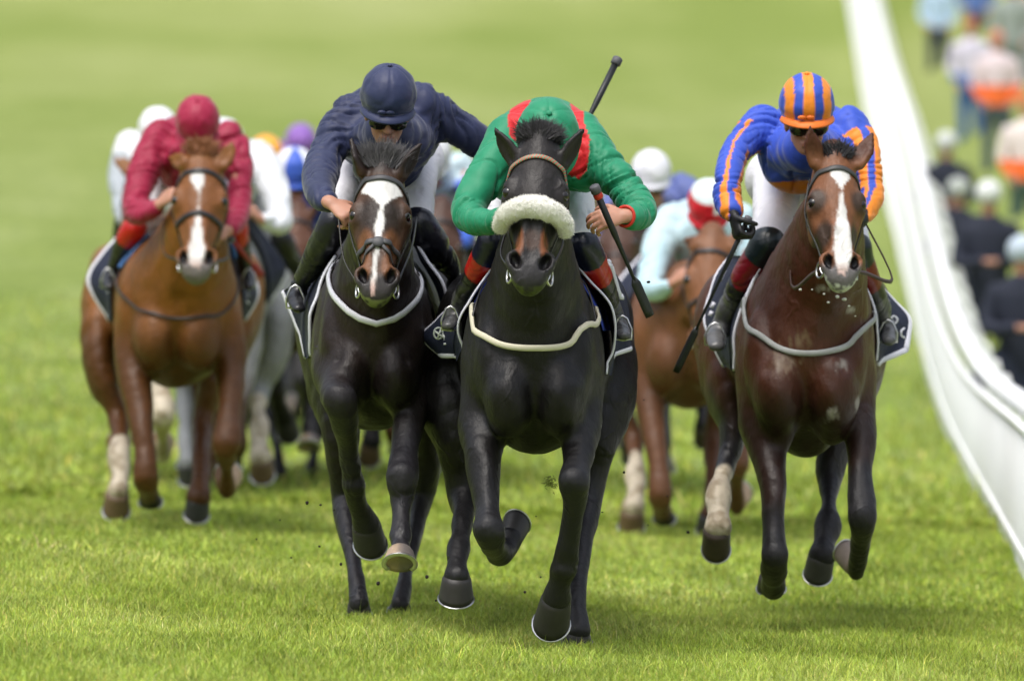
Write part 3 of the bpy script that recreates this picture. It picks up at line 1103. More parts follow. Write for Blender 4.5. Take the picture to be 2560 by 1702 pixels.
        for s in (-1, 1):
            self.strap("cheek_strap", [H.P(s * .13, -.13, .12), H.P(s * .14, -.12, .26), H.P(s * .13, -.135, .42), H.P(s * .10, -.12, .6), H.P(s * .08, -.11, ring_t - .03)], .0085 * H.k, mat, .006, .35, under=e)
            self.strap("throat_strap", [H.P(s * .12, -.13, .08), H.P(s * .13, -.22, .22), H.P(s * .12, -.29, .36)], .006 * H.k, mat, .005, .4, under=e)
            c = push_out(self.head, np.array([H.P(s * .085, -.10, ring_t)]), .006, False)[0]
            self.th.part("bit_ring", *torus(c + H.x * s * .008, .036 * H.k, .0048 * H.k, H.x * s + H.y * .35), M_STEEL, under=e)
            self.th.part("bit_bar", *tube([c + H.z * -.055, c + H.x * s * .01, c + H.z * .03 + H.y * .01], .004, seg=6, n=3), M_STEEL, under=e)
        self.bit = [push_out(self.head, np.array([H.P(s * .085, -.10, ring_t)]), .012, False)[0] for s in (-1, 1)]
        if nose_t:
            self.strap("noseband", self.wrap(nose_t, -.13, .10), nose_r * H.k, nose_mat or mat, .005, .35, under=e, n=5)
        if cross:
            for s in (-1, 1):
                self.strap("nose_strap", [H.P(s * .012, .01, nose_t + .01), H.P(s * .035, .0, nose_t + .07), H.P(s * .06, -.03, nose_t + .14)], .0075 * H.k, mat, .005, .35, under=e)
            c = push_out(self.head, np.array([H.P(0, .01, nose_t + .005)]), .006, False)[0]
            self.th.part("strap_pad", *ball(c, (.026, .010, .022), rot=H.R), mat, under=e)
        return e
    def reins(self, hands, mat=None, r=.0075):
        m = mat or M_LEATHER
        for b, h, mid in hands:
            p0 = self.bit[b]; p1 = np.asarray(h)
            pm = (p0 + p1) / 2 + np.asarray(mid)
            self.th.part("rein", *tube([p0, (p0 * .7 + pm * .3 + p0 * 0), pm, p1], r, seg=6, flat=.4, normal=np.array([1.0, 0, 0.2]), n=5), m)

def cloth(horse, name, rows, mat, nu=5, nv=5, thick=.008, border=None, border_r=10, wrinkle=.006, marks=None, bmat=None, bflat=.55):
    """rows: list of polylines of (px,py,dd); lofted and smoothed. border: list of ('row',i) or ('col',j) edges trimmed with a strip"""
    R = horse.rig
    G = np.array([[R.W(*p) for p in row] for row in rows])
    a = np.array([catmull(r, nu) for r in G])
    b = np.array([catmull(a[:, j], nv) for j in range(a.shape[1])])   # (m, n, 3)
    G = b.transpose(1, 0, 2)
    m, n = G.shape[:2]
    P = G.reshape(-1, 3)
    P = push_out(horse.prims, P, .014, True, 3)
    P[:, 0] += wrinkle * vnoise(P * 12)
    P[:, 1] += wrinkle * 2 * vnoise(P * 9 + 7)
    G = P.reshape(m, n, 3)
    du = np.gradient(G, axis=0); dv = np.gradient(G, axis=1)
    nn = np.cross(du, dv); nn /= np.linalg.norm(nn, axis=2)[..., None] + 1e-9
    top = (G + nn * thick / 2).reshape(-1, 3); bot = (G - nn * thick / 2).reshape(-1, 3)
    V = np.concatenate([top, bot])
    Fc = []
    k = m * n
    idx = lambda i, j: i * n + j
    for i in range(m - 1):
        for j in range(n - 1):
            q = (idx(i, j), idx(i + 1, j), idx(i + 1, j + 1), idx(i, j + 1))
            Fc.append(q[::-1]); Fc.append(tuple(z + k for z in q))
    ring = [idx(0, j) for j in range(n)] + [idx(i, n - 1) for i in range(1, m)] + [idx(m - 1, j) for j in range(n - 2, -1, -1)] + [idx(i, 0) for i in range(m - 2, 0, -1)]
    for a_, b_ in zip(ring, ring[1:] + ring[:1]):
        Fc.append((a_, b_, b_ + k, a_ + k))
    ob = horse.th.part(name, V, Fc, mat)
    for (kind, i) in (border or []):
        if kind == 'row': i = -1 if i in (-1, len(rows) - 1) else i * nv
        e = G[i] if kind == 'row' else G[:, i]
        nrm = nn[i] if kind == 'row' else nn[:, i]
        horse.th.part("white_border", *tube(list(e), R.R(border_r), seg=8, flat=bflat, normal=nrm), bmat or M_WHITE, under=ob)
    return ob, G, nn
# ------------------------------------------------------------------ people
def rotv(v, axis, a):
    axis = unit(axis); v = np.asarray(v, dtype=float)
    return v * math.cos(a) + np.cross(axis, v) * math.sin(a) + axis * (axis @ v) * (1 - math.cos(a))

def hand_prims(W, d, n, thumb, curl=1.0, s=1.0, spread=.10):
    """W wrist, d wrist->knuckles, n palm facing, thumb side direction"""
    W = np.asarray(W, dtype=float); d = unit(d); n = np.asarray(n, dtype=float); n = unit(n - d * (n @ d))
    t = np.cross(n, d)
    if t @ np.asarray(thumb) < 0: t = -t
    pr = [chain([[*(W - d * .02 * s), .026 * s, .020 * s], [*(W + d * .02 * s), .030 * s, .017 * s], [*(W + d * .055 * s), .040 * s, .015 * s], [*(W + d * .085 * s), .041 * s, .013 * s]], side=t, k=.012, n=2)]
    tips = []
    for i, (o, L) in enumerate(((.030, .92), (.010, 1.0), (-.011, .95), (-.031, .78))):
        p = W + d * (.088 - .004 * abs(i - 1)) * s + t * o * s
        dd = unit(d + t * o * spread * 10)
        rows = [[*(p - dd * .018 * s), .0098 * s, .0098 * s], [*p, .0102 * s, .0102 * s]]
        ax = t
        sgn = 1 if (rotv(dd, ax, .3) @ n) > 0 else -1
        for j, (l, c) in enumerate(((.043, .85), (.027, 1.0), (.021, .6))):
            dd = rotv(dd, ax, sgn * curl * c * (1.0 + .06 * i))
            p = p + dd * l * L * s
            rows.append([*p, (.0092 - .0009 * j) * s, (.0092 - .0009 * j) * s])
        pr.append(chain(rows, side=t, k=.005, n=2))
        tips.append(p)
    p = W + d * .025 * s + t * .026 * s
    rows = [[*p, .013 * s, .013 * s]]
    td = unit(d * .6 + t * .8 + n * .35)
    for (l, r) in ((.035, .0115), (.030, .0100), (.024, .0085)):
        p = p + td * l * s
        rows.append([*p, r * s, r * s])
        td = unit(td + n * .45 * curl - t * .42 * curl)
    pr.append(chain(rows, k=.008, n=2))
    grip = W + d * .075 * s + n * .035 * s
    return pr, grip, t

class HF:
    def __init__(self, c, f, u, s=1.0, m=1):
        self.c = np.asarray(c, dtype=float); f = np.array(f, dtype=float); u = np.array(u, dtype=float)
        f[0] *= m; u[0] *= m
        self.u = unit(u); self.f = unit(f - self.u * (f @ self.u)); self.x = np.cross(self.f, self.u); self.s = s
        self.R = np.stack([self.x, self.f, self.u], 1)
    def P(self, x, f, u):
        return self.c + (self.x * x + self.f * f + self.u * u) * self.s
    def ell(self, x, f, u, r, **k):
        return ell(self.P(x, f, u), np.ones(3) * r * self.s, rot=self.R, **k)
    def loc(self, V):
        return ((np.asarray(V) - self.c) @ self.R) / self.s

def face_prims(h):
    P = h.P; s = h.s
    pr = [h.ell(0, -.01, 0, (.076, .094, .100), k=.02),
          h.ell(0, .030, -.072, (.060, .058, .070), k=.025),
          h.ell(0, .055, -.118, (.030, .026, .020), k=.025),
          h.ell(0, .083, -.010, (.052, .016, .014), k=.02)]
    pr.append(chain([[*P(0, .092, -.018), .008 * s, .010 * s], [*P(0, .108, -.050), .011 * s, .012 * s], [*P(0, .112, -.060), .013 * s, .012 * s]], side=h.x, k=.012, n=2))
    for q in (-1, 1):
        pr.append(h.ell(q * .014, .098, -.060, (.009, .010, .008), k=.008))
        pr.append(h.ell(q * .040, .068, -.045, (.022, .022, .020), k=.02))
        pr.append(h.ell(q * .078, -.010, -.035, (.010, .018, .030), k=.008))
        pr.append(h.ell(q * .032, .094, -.024, (.016, .012, .011), k=.010, op='d'))
        pr.append(h.ell(q * .032, .080, -.024, (.012, .012, .012), k=.004))
    pr.append(chain([[*P(-.026, .086, -.087), .005 * s, .005 * s], [*P(0, .098, -.084), .007 * s, .006 * s], [*P(.026, .086, -.087), .005 * s, .005 * s]], k=.006, n=2))
    pr.append(chain([[*P(-.022, .084, -.098), .006 * s, .006 * s], [*P(0, .094, -.098), .008 * s, .007 * s], [*P(.022, .084, -.098), .006 * s, .006 * s]], k=.006, n=2))
    pr.append(chain([[*P(-.026, .100, -.0915), .002 * s, .002 * s], [*P(0, .108, -.0905), .003 * s, .0025 * s], [*P(.026, .100, -.0915), .002 * s, .002 * s]], k=.004, n=2, op='d'))
    return pr

def helmet(th, h, colfn, peak=True, knot=True, seed=0, r=(.107, .128, .118), name="helmet", peakcol=None, seg=72):
    rg = np.random.default_rng(seed)
    rings = 30
    V = []; Fc = []
    L = []
    for i in range(rings + 1):
        thh = math.radians(128) * i / rings
        for k in range(seg):
            ph = 2 * math.pi * k / seg
            d = np.array([math.sin(thh) * math.sin(ph), math.sin(thh) * math.cos(ph), math.cos(thh)])
            L.append(d * np.array(r))
    L = np.array(L)
    ph = np.arctan2(L[:, 0], L[:, 1])
    el = L[:, 2] / r[2]
    # six silk panels meeting at the button, creases and a few folds
    panel = np.abs(np.sin(ph * 3))
    fold = fbm(np.stack([np.cos(ph) * 2.2 + seed, np.sin(ph) * 2.2, el * 2.4], -1) * 1.6, 3)
    seam = np.exp(-(panel / .10) ** 2)
    amp = 1 + .012 * panel - .020 * seam * sstep(1.0, .9, el) * sstep(-.4, -.2, el) + .050 * fold * sstep(.98, .6, el) - .05 * sstep(.975, 1.0, el) - .03 * np.exp(-((el + .28) / .06) ** 2)
    L = L * amp[:, None]
    L[:, 2] = np.where(L[:, 2] < -.066, -.066 + (L[:, 2] + .066) * .2, L[:, 2])
    V = h.c + (L * h.s) @ h.R.T
    for i in range(rings):
        for k in range(seg):
            a = i * seg + k; b = i * seg + (k + 1) % seg
            Fc.append((a, a + seg, b + seg, b))
    Fc.append(tuple(range(rings * seg, (rings + 1) * seg)))
    C = colfn(L, ph, el)
    ob = th.part(name, V, Fc, M_CAPSILK, colors=C)
    if peak:
        pts = []; m = 15
        G = []
        for i in range(m):
            a = math.radians(-78 + 156 * i / (m - 1))
            ca, sa = math.cos(a), math.sin(a)
            ext = .034 * max(ca, 0) ** .8
            inner = np.array([sa * (r[0] * .90), ca * (r[1] * .90), -.042])
            outer = np.array([sa * (r[0] * 1.0 + ext * .3), ca * (r[1] * .93 + ext) , -.056 - .008 * ca])
            G.append((inner, (inner + outer) / 2 + np.array([0, 0, .004]), outer))
        G = np.array(G)
        top = G.reshape(-1, 3); bot = top - np.array([0, 0, .006])
        A = np.concatenate([top, bot]); k = len(top)
        Fq = []
        for i in range(m - 1):
            for j in range(2):
                q = (i * 3 + j, i * 3 + j + 1, (i + 1) * 3 + j + 1, (i + 1) * 3 + j)
                Fq.append(q); Fq.append(tuple(z + k for z in q[::-1]))
            Fq.append((i * 3 + 2, i * 3 + 2 + k, (i + 1) * 3 + 2 + k, (i + 1) * 3 + 2))
            Fq.append((i * 3, (i + 1) * 3, (i + 1) * 3 + k, i * 3 + k))
        Cp = np.tile(np.array(peakcol if peakcol is not None else C[-1]), (len(A), 1))
        th.part("peak", h.c + (A * h.s) @ h.R.T, Fq, M_CAPSILK, colors=Cp, under=ob)
    if knot:
        mb = MB()
        mb.add(ball(h.P(0, 0, r[2] * 1.0), np.array((.010, .010, .006)) * h.s, rot=h.R))
        Cc = np.tile(C[0], (len(mb.V), 1))
        th.part("button", mb.V, mb.F, M_CAPSILK, colors=Cc, under=ob)
        mb = MB()
        p = h.P(.012, r[1] * .98, -.030)
        for q in (-1, 1):
            mb.add(ball(p + h.x * q * .016 * h.s, np.array((.017, .008, .009)) * h.s, rot=h.R))
        Cc = np.tile(np.array(peakcol if peakcol is not None else C[-1]) * .9, (len(mb.V), 1))
        th.part("bow", mb.V, mb.F, M_CAPSILK, colors=Cc, under=ob)
    return ob

def goggles(th, h, strap_r=.104):
    pr = [h.ell(-.034, .093, -.030, (.041, .020, .030), k=.008), h.ell(.034, .093, -.030, (.041, .020, .030), k=.008), h.ell(0, .100, -.024, (.016, .012, .012), k=.01)]
    V, Q = mesh_prims(pr, .006 * max(h.s, 1))
    ob = th.part("goggles", V, Q, M_LENS)
    pts = []
    for i in range(15):
        a = math.radians(40 + 280 * i / 14)
        pts.append(h.P(math.sin(a) * .082, math.cos(a) * .103, -.026))
    th.part("goggle_strap", *tube(pts, .010 * h.s, seg=6, flat=.3, normal=None), M_WHIP, under=ob)

SKIN = np.array((.46, .23, .155))

def folds(V, N, rows, amp=.008, freq=20, seed=0, lim=.16, stretch=1.0):
    """ring folds running round a sleeve or trouser leg"""
    d, idx = near_chain(rows, V)
    P = np.array([r[:3] for r in rows]); arc = np.concatenate([[0], np.cumsum(np.linalg.norm(np.diff(P, axis=0), axis=1))])
    s = np.interp(idx, np.arange(len(P)), arc)
    w = vnoise(V * 5 + seed)
    q = np.stack([s * freq + seed * 7 + 6 * V[:, 0] + 3.6 * w, V[:, 0] * 2.2 + seed, V[:, 2] * 2.2 + seed], -1)
    n = vnoise(q)
    n2 = vnoise(q * np.array([1.7, 1.3, 1.3]) + 31)
    crease = np.exp(-(n / .11) ** 2) + .5 * np.exp(-(n2 / .12) ** 2)
    keep = .35 + .65 * sstep(-.35, .3, vnoise(V * 7 + 5 + seed))
    m = sstep(lim, lim * .6, d)
    puff = fbm(V * 6 + seed * 3, 2)
    q3 = np.stack([s * freq * 2.7 + 9 * V[:, 0] + 5 * w, V[:, 1] * 6 + seed, V[:, 2] * 6], -1)
    fine = np.exp(-(vnoise(q3) / .16) ** 2) * sstep(-.1, .4, vnoise(V * 8 + 21 + seed))
    return V + N * (-amp * .45 * fine * m + amp * (.35 - 1.35 * crease * keep) * m + amp * .7 * puff * m)[:, None]

def jockey(rig, sp, name_label, voxel=.009, group="jockeys"):
    R = rig
    base = R.W(*sp['seat'])
    th = Thing("person", name_label, "jockey", base, group)
    c = R.W(*sp['cap'][:3]); sc = R.R(sp['cap'][3]) / .112
    h = HF(c, sp['cap_f'], sp['cap_u'], sc, R.m)
    hf = HF(h.P(0, .004, -.052), sp['cap_f'], sp['cap_u'], sc, R.m)
    body = face_prims(hf)
    silk = []
    tor = [R.N(*q) for q in sp['torso']]
    neck0 = np.array(tor[0][:3]); 
    body.append(chain([[*h.P(0, -.03, -.06), .05, .055], [*neck0, .058, .06]], k=.03))
    inner = [[q[0], q[1], q[2], q[3] * .8, q[4] * .75] for q in tor]
    body.append(chain(inner, k=.04, n=2))
    silk.append(chain(tor, k=.05, n=3))
    for q in sp.get('torso_bulges', []):
        x, y, dd, rx, ry, rz = q
        silk.append(ell(R.W(x, y, dd), (R.R(rx), R.R(ry), R.R(rz)), k=.05))
    arms = []
    grips = []
    for a in sp['arms']:
        rows = [R.N(*q) for q in a['n']]
        arms.append(rows)
        silk.append(chain(rows, k=.045, n=3))
        body.append(chain([[q[0], q[1], q[2], min(q[3] * .68, .045), min(q[4] * .68, .045)] for q in rows] + [[*R.W(*a['wrist']), .026, .021]], k=.02, n=2))
        hd = a['hand']
        m = np.array([R.m, 1, 1])
        hp, grip, t = hand_prims(R.W(*a['wrist']), np.array(hd[0]) * m, np.array(hd[1]) * m, np.array(hd[2]) * m, hd[3], s=sp.get('hand_s', 1.0))
        body += hp if not a.get('nohand') else hp[:1]
        grips.append((grip, t))
    legs = []
    for lg in sp['legs']:
        rows = [R.N(*q) for q in lg['n']]
        legs.append(rows)
        body.append(chain([[q[0], q[1], q[2], q[3] * .8, q[4] * .8] for q in rows], k=.02, n=2))
    V, Q = mesh_prims(body, voxel * .8)
    N = quad_normals(V, Q)
    L = hf.loc(V)
    C = np.tile(SKIN, (len(V), 1)) * (1 + .12 * fbm(V * 30, 2))[:, None]
    def bl(m, c):
        nonlocal C
        C = C * (1 - m[:, None]) + np.array(c) * m[:, None]
    lip = sstep(1.2, .5, np.hypot(L[:, 0] / .030, (L[:, 2] + .091) / .012)) * (L[:, 1] > .05)
    bl(lip * .6, (.34, .11, .09))
    chk = sstep(1.2, .3, np.hypot((np.abs(L[:, 0]) - .042) / .03, (L[:, 2] + .055) / .03)) * (L[:, 1] > .0)
    bl(chk * .35, (.52, .20, .15))
    nos = sstep(1.3, .4, np.linalg.norm((L - np.array([0, .112, -.058])) / np.array([.018, .02, .02]), axis=1))
    bl(nos * .35, (.52, .20, .15))
    brow = sstep(1.2, .6, np.hypot((np.abs(L[:, 0]) - .032) / .022, (L[:, 2] + .006) / .006)) * (L[:, 1] > .05)
    bl(brow * .7, (.10, .06, .04))
    knk = fbm(V * 55, 2)
    C *= (1 + .10 * knk)[:, None]
    if sp.get('glove') is not None:
        for i, a in enumerate(sp['arms']):
            d = np.linalg.norm(V - R.W(*a['wrist']), axis=1)
            bl(sstep(.24, .20, d) * (np.linalg.norm(L, axis=1) > .2), sp['glove'])
    th.part("body", V, Q, M_SKIN, colors=C)
    # eyes
    if sp.get('eyes', True):
        for q in (-1, 1):
            th.part("eye", *ball(hf.P(q * .032, .0865, -.024), .0085 * h.s, 10, 7), M_EYE)
    # silks
    for p, rows in zip(silk[-len(arms):], arms):
        pass
    V, Q = mesh_prims(silk, voxel)
    N = quad_normals(V, Q)
    for i, rows in enumerate(arms):
        V = folds(V, N, rows, sp.get('fold', .008), sp.get('foldf', 17), i + sp.get('seed', 0), .13)
    V = folds(V, N, tor, sp.get('fold', .008) * 1.1, 9, 5 + sp.get('seed', 0), .3)
    V = relax(V, Q, 1, .15)
    C = sp['silks'](V, N, h, arms, tor, R)
    th.part("silk_jacket", V, Q, M_SILK, colors=np.clip(C, 0, 1))
    # breeches and boots
    br = []
    for lg, rows in zip(sp['legs'], legs):
        kk = lg['knee'] + 1
        br.append(chain(rows[:kk] + [[*rows[kk][:3], rows[kk][3] * .72, rows[kk][4] * .72]], k=.05, n=3))
    br.append(chain([R.N(*q) for q in sp['hips']], k=.06, n=2))
    V, Q = mesh_prims(br, voxel)
    N = quad_normals(V, Q)
    for i, rows in enumerate(legs):
        V = folds(V, N, rows[:lg['knee']], .006, 20, i + 3, .11)
    th.part("breeches", V, Q, sp.get('breech_mat', M_BREECH))
    for lg, rows in zip(sp['legs'], legs):
        kk = lg['knee']
        bt = []
        up = [[q[0], q[1], q[2], q[3] * 1.12, q[4] * 1.12] for q in rows[kk:]]
        bt.append(chain(up, k=.02, n=3))
        if 'toe' in lg:
            bt.append(chain([R.N(*q) for q in lg['toe']], k=.03, n=3))
        V, Q = mesh_prims(bt, voxel)
        N = quad_normals(V, Q)
        V = folds(V, N, up[2:] if len(up) > 3 else up, .007, 22, 2, .12)
        d, idx = near_chain(rows, V)
        C = np.tile(np.array(sp.get('bootcol', (.012, .012, .014))), (len(V), 1))
        for (a, b, c) in sp.get('bands', []):
            m = ((idx > a) & (idx < b))
            C[m] = c
        th.part("boot", V, Q, M_BOOT, colors=C)
        if lg.get('stirrup', True) and 'toe' in lg:
            p = R.W(*lg['toe'][-1][:3]) if False else np.array(R.W(*lg['toe'][1][:3]))
            w = R.R(lg['toe'][1][3]) + .006
            up_ = np.array([0, 0, 1.0])
            a = np.array([1.0, 0, 0])
            pts = [p + a * w * .5 + up_ * (.05), p + a * w + up_ * .01, p + a * w * .95 - up_ * .026, p - up_ * .03, p - a * w * .95 - up_ * .026, p - a * w + up_ * .01, p - a * w * .5 + up_ * .05, p + up_ * .06]
            th.part("stirrup_iron", *tube(pts, .0042, seg=6, closed=True), M_STEEL)
    ob = helmet(th, h, sp['capfn'], seed=sp.get('seed', 0), peak=sp.get('peak', True), peakcol=sp.get('peakcol'), knot=sp.get('knot', True))
    if sp.get('goggles', True):
        goggles(th, hf)
    return th, h, grips, silk

def whip(label, p0, p1, r=.010, handle=.18, mat=None, red=True, flap=True):
    p0 = np.asarray(p0); p1 = np.asarray(p1)
    L = np.linalg.norm(p1 - p0); d = (p1 - p0) / L
    t = Thing("whip", label, "whip", p0)
    t.part("shaft", *tube([p0, p0 + d * handle, p0 + d * (handle + .04), p0 + d * L * .6, p0 + d * L * .72], [r * 1.0, r * .95, r * .75, r * .55, r * .5], seg=10), mat or M_WHIP)
    if flap:
        t.part("flap", *tube([p0 + d * L * .70, p0 + d * L * .74, p0 + d * L * .95, p1], [r * .7, r * 1.5, r * 1.5, r * 1.4], seg=10, flat=.45, normal=np.array([0.2, -1.0, 0.1])), mat or M_WHIP)
    t.part("knob", *tube([p0 - d * .018, p0 - d * .014, p0 + d * .010, p0 + d * .014], [r * 1.2, r * 1.55, r * 1.55, r * 1.1], seg=12), M_KNOB)
    if red:
        t.part("grip_band", *tube([p0 + d * .014, p0 + d * .018, p0 + d * .032, p0 + d * .036], [r * 1.2, r * 1.4, r * 1.4, r * 1.1], seg=12), M_RED)
    return t
# ------------------------------------------------------------------ lead horse
def leg(n, **k):
    d = dict(n=n); d.update(k); return d

DARK = (.0065, .0055, .0055)
LEAD = dict(
    base=(1335, 1200, .9),
    poll=(1349, 343, .14), muzzle=(1321, 722, -.13), head_side=(1, 0, -.03), head_w=.97,
    ears=[((1284, 404, .17), (1234, 324, .18), (-.75, -.6, .1)), ((1413, 406, .17), (1458, 328, .18), (.75, -.6, .1))],
    neck=[(1347, 412, .30, 52, 70), (1342, 520, .42, 74, 110), (1338, 640, .56, 88, 150), (1336, 770, .70, 122, 185), (1335, 880, .85, 145, 190)],
    trunk=[(1335, 880, .66, 95, 90), (1335, 905, .78, 146, 215), (1336, 880, 1.2, 182, 240), (1337, 845, 1.7, 200, 235), (1337, 810, 2.1, 218, 200), (1337, 800, 2.45, 170, 150), (1337, 800, 2.6, 90, 90)],
    bulges=[(1272, 990, .56, 66, 105, 108), (1402, 990, .56, 66, 105, 108), (1225, 900, .62, 45, 80, 110), (1440, 900, .62, 45, 80, 110), (1206, 915, .80, 46, 105, 155), (1452, 915, .80, 40, 105, 155),
            (1165, 830, 2.05, 70, 190, 150), (1508, 830, 2.05, 68, 190, 150), (1337, 1060, .75, 80, 90, 70)],
    grooves=[([(1337, 880, .40), (1337, 960, .385), (1337, 1060, .40)], 17, .04), ([(1243, 1010, .40), (1236, 1070, .42), (1240, 1120, .5)], 8, .04), ([(1432, 1010, .40), (1424, 1070, .42), (1416, 1110, .5)], 8, .04), ([(1268, 800, .36), (1240, 860, .42), (1236, 930, .44)], 7, .04), ([(1404, 800, .36), (1432, 860, .42), (1436, 930, .44)], 7, .04)],
    legs=[
        leg([(1222, 940, .80, 62, 95), (1207, 1060, .74, 62, 78), (1209, 1130, .64, 46, 58), (1214, 1210, .54, 36, 42), (1219, 1280, .47, 31, 35), (1225, 1332, .42, 40, 40),
             (1232, 1358, .50, 30, 34), (1242, 1372, .66, 24, 26), (1252, 1382, .76, 30, 32), (1266, 1368, .83, 24, 25), (1276, 1345, .86, 28, 28)],
            knobs=[(1224, 1325, .40, 38, 30, 34), (1249, 1385, .76, 28, 30, 26)],
            hoof=((1276, 1352, .86, 29), (1296, 1308, .93, 37), (0, -.2, 1))),
        leg([(1440, 940, .78, 60, 95), (1450, 1050, .70, 58, 76), (1447, 1110, .58, 44, 56), (1442, 1160, .48, 34, 40), (1436, 1200, .40, 41, 40), (1437, 1245, .43, 32, 36),
             (1431, 1290, .47, 25, 28), (1421, 1360, .53, 24, 26), (1408, 1420, .58, 29, 33), (1400, 1455, .60, 23, 25), (1393, 1492, .64, 31, 32)],
            knobs=[(1436, 1200, .37, 38, 32, 38), (1407, 1424, .57, 28, 34, 22)],
            hoof=((1392, 1488, .64, 38), (1380, 1560, .74, 48), (-.1, -1, .15))),
        leg([(1158, 850, 2.0, 70, 150), (1130, 980, 1.72, 78, 120), (1138, 1090, 1.62, 54, 80), (1148, 1170, 1.62, 36, 48), (1156, 1235, 1.62, 35, 44), (1157, 1290, 1.50, 23, 30),
             (1151, 1340, 1.38, 21, 25), (1146, 1372, 1.30, 30, 32), (1143, 1405, 1.22, 25, 26), (1142, 1440, 1.16, 33, 33)],
            knobs=[(1156, 1215, 1.70, 24, 34, 34)],
            hoof=((1142, 1438, 1.16, 37), (1140, 1500, 1.19, 46), (0, -1, -.1))),
        leg([(1515, 850, 2.0, 66, 150), (1522, 980, 1.75, 70, 115), (1504, 1085, 1.62, 46, 70), (1490, 1160, 1.60, 34, 44), (1472, 1250, 1.58, 32, 42), (1464, 1300, 1.50, 27, 36),
             (1450, 1390, 1.32, 21, 25), (1440, 1500, 1.12, 19, 23), (1442, 1550, 1.05, 24, 27), (1443, 1575, 1.02, 28, 28)],
            knobs=[(1467, 1262, 1.68, 22, 32, 32)],
            hoof=((1443, 1572, 1.02, 30), (1442, 1606, 1.04, 40), (0, -1, -.2))),
    ],
    coat=DARK, dark=(3, 4), darkcol=(.014, .0135, .015),
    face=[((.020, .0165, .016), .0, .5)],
    facespots=[((.17, .055, .018), -.044, .70, .016, .085), ((.17, .055, .018), .044, .70, .016, .085), ((.05, .026, .018), 0, .68, .03, .07)],
    muzzlecol=((.026, .024, .026), .79),
    froth=((.10, .13, .02), .5),
    patches=[(1170, 930, .8, 22, (.035, .012, .007))],
)

def sheepskin(h, t0, r, span=.16):
    H = h.H
    rows = []
    ctr = []
    K = 11
    for i in range(K):
        a = math.pi * i / (K - 1)
        s = math.sin(a)
        ctr.append(H.P(-span * math.cos(a) * 1.0, -.075 + .110 * s, t0 + .062 * (1 - s) ** .8))
    rad = [r * (.72 + .38 * math.sin(math.pi * i / (K - 1))) for i in range(K)]
    pr = [chain([[*p, q, q * .9] for p, q in zip(ctr, rad)], k=.02, n=3)]
    V, Q = mesh_prims(pr, .005)
    N = quad_normals(V, Q)
    V = V + N * (.004 * fbm(V * 60, 2) + .003 * vnoise(V * 25))[:, None]
    ob = h.th.part("sheepskin_noseband", V, Q, M_FLEECE)
    ids = RNG.choice(len(V), 7000)
    SV, SF = strands(V[ids] - N[ids] * .003, N[ids] + RNG.normal(0, .5, (7000, 3)), .011, .0009, 3, .8, .2, 3)
    h.th.part("wool_pile", SV, SF, M_FLEECE, under=ob)

def neck_mane(h, rows, n, length, mat, seed=2):
    rg = np.random.default_rng(seed)
    P = np.array([h.rig.W(*q) for q in rows])
    ro = []; di = []
    for _ in range(n):
        t = rg.uniform(0, len(P) - 1.001); i = int(t)
        p = P[i] * (1 - t + i) + P[i + 1] * (t - i)
        ro.append(p + rg.normal(0, .012, 3)); di.append(np.array([rg.normal(0, .5), .5, 1.0]))
    V, Fc = strands(ro, di, length, .0022, seed, .5, .9, 5)
    h.th.part("mane", V, Fc, mat)

def forelock(h, t, n, length, spread, mat, seed=1, y=.0, up=.9, lean=0.0, r=.0016, w=.055, droop=.1):
    H = h.H
    rg = np.random.default_rng(seed)
    ro = []; di = []
    for _ in range(n):
        x = rg.normal(0, w * .5); x = max(-w, min(w, x))
        yy = y + rg.uniform(-.10, 0.01)
        ro.append(H.P(x, yy, t + rg.uniform(-.05, .03)))
        di.append(-H.z * up + H.x * (x / w * spread + rg.normal(0, .15) + lean) + H.y * rg.normal(.15, .25))
    V, Fc = strands(ro, di, length, r, seed, .5, droop, 6)
    return h.th.part("mane", V, Fc, mat)


lead = Horse(Rig(29.3), LEAD, "racehorse", "near-black leading horse wearing a thick white sheepskin noseband", .0085)
forelock(lead, -.03, 3400, .052, 1.4, new_mat('forelock_hair', (.045, .042, .046), rough=.6, var=.3, var_scale=60), 1, y=-.02, w=.06, r=.0012)  # greyish sheen of the hair is put into its base colour
neck_mane(lead, [(1347, 345, .25), (1342, 420, .6), (1338, 500, .9)], 700, .09, M_HAIR)
lead.bridle(brow_t=.13, browcol=((.55, .06, .05), (.08, .35, .22)), ring_t=.83)
sheepskin(lead, .485, .0375, .120)

# breast strap and saddle cloths
def strap_body(h, name, rows, r, mat, flat=.3, n=5, off=.004):
    pts = [h.rig.W(*q) for q in rows]
    return h.strap(name, pts, h.rig.R(r), mat, .013, max(flat, .55), n, head=False)
strap_body(lead, "breast_strap", [(1198, 770, 1.0), (1212, 800, .8), (1250, 845, .6), (1290, 862, .5), (1340, 866, .46), (1400, 862, .5), (1440, 838, .6), (1470, 805, .8), (1480, 770, 1.0)], 8.5, M_CREAM)
strap_body(lead, "neck_strap", [(1240, 690, .9), (1235, 760, .75), (1222, 815, .7)], 4, M_LEATHER)
strap_body(lead, "neck_strap", [(1432, 690, .9), (1442, 760, .75), (1470, 820, .7)], 4, M_LEATHER)
cloth(lead, "blue_pad", [[(1252, 660, .95), (1222, 712, .95), (1196, 765, .95), (1178, 790, .97)], [(1244, 655, 1.3), (1210, 705, 1.3), (1180, 765, 1.3), (1165, 790, 1.3)]], M_BLUEPAD)
cloth(lead, "blue_pad", [[(1430, 665, .95), (1452, 712, .95), (1470, 765, .95), (1490, 830, .97)], [(1436, 655, 1.3), (1462, 705, 1.3), (1484, 765, 1.3), (1500, 830, 1.3)]], M_BLUEPAD)
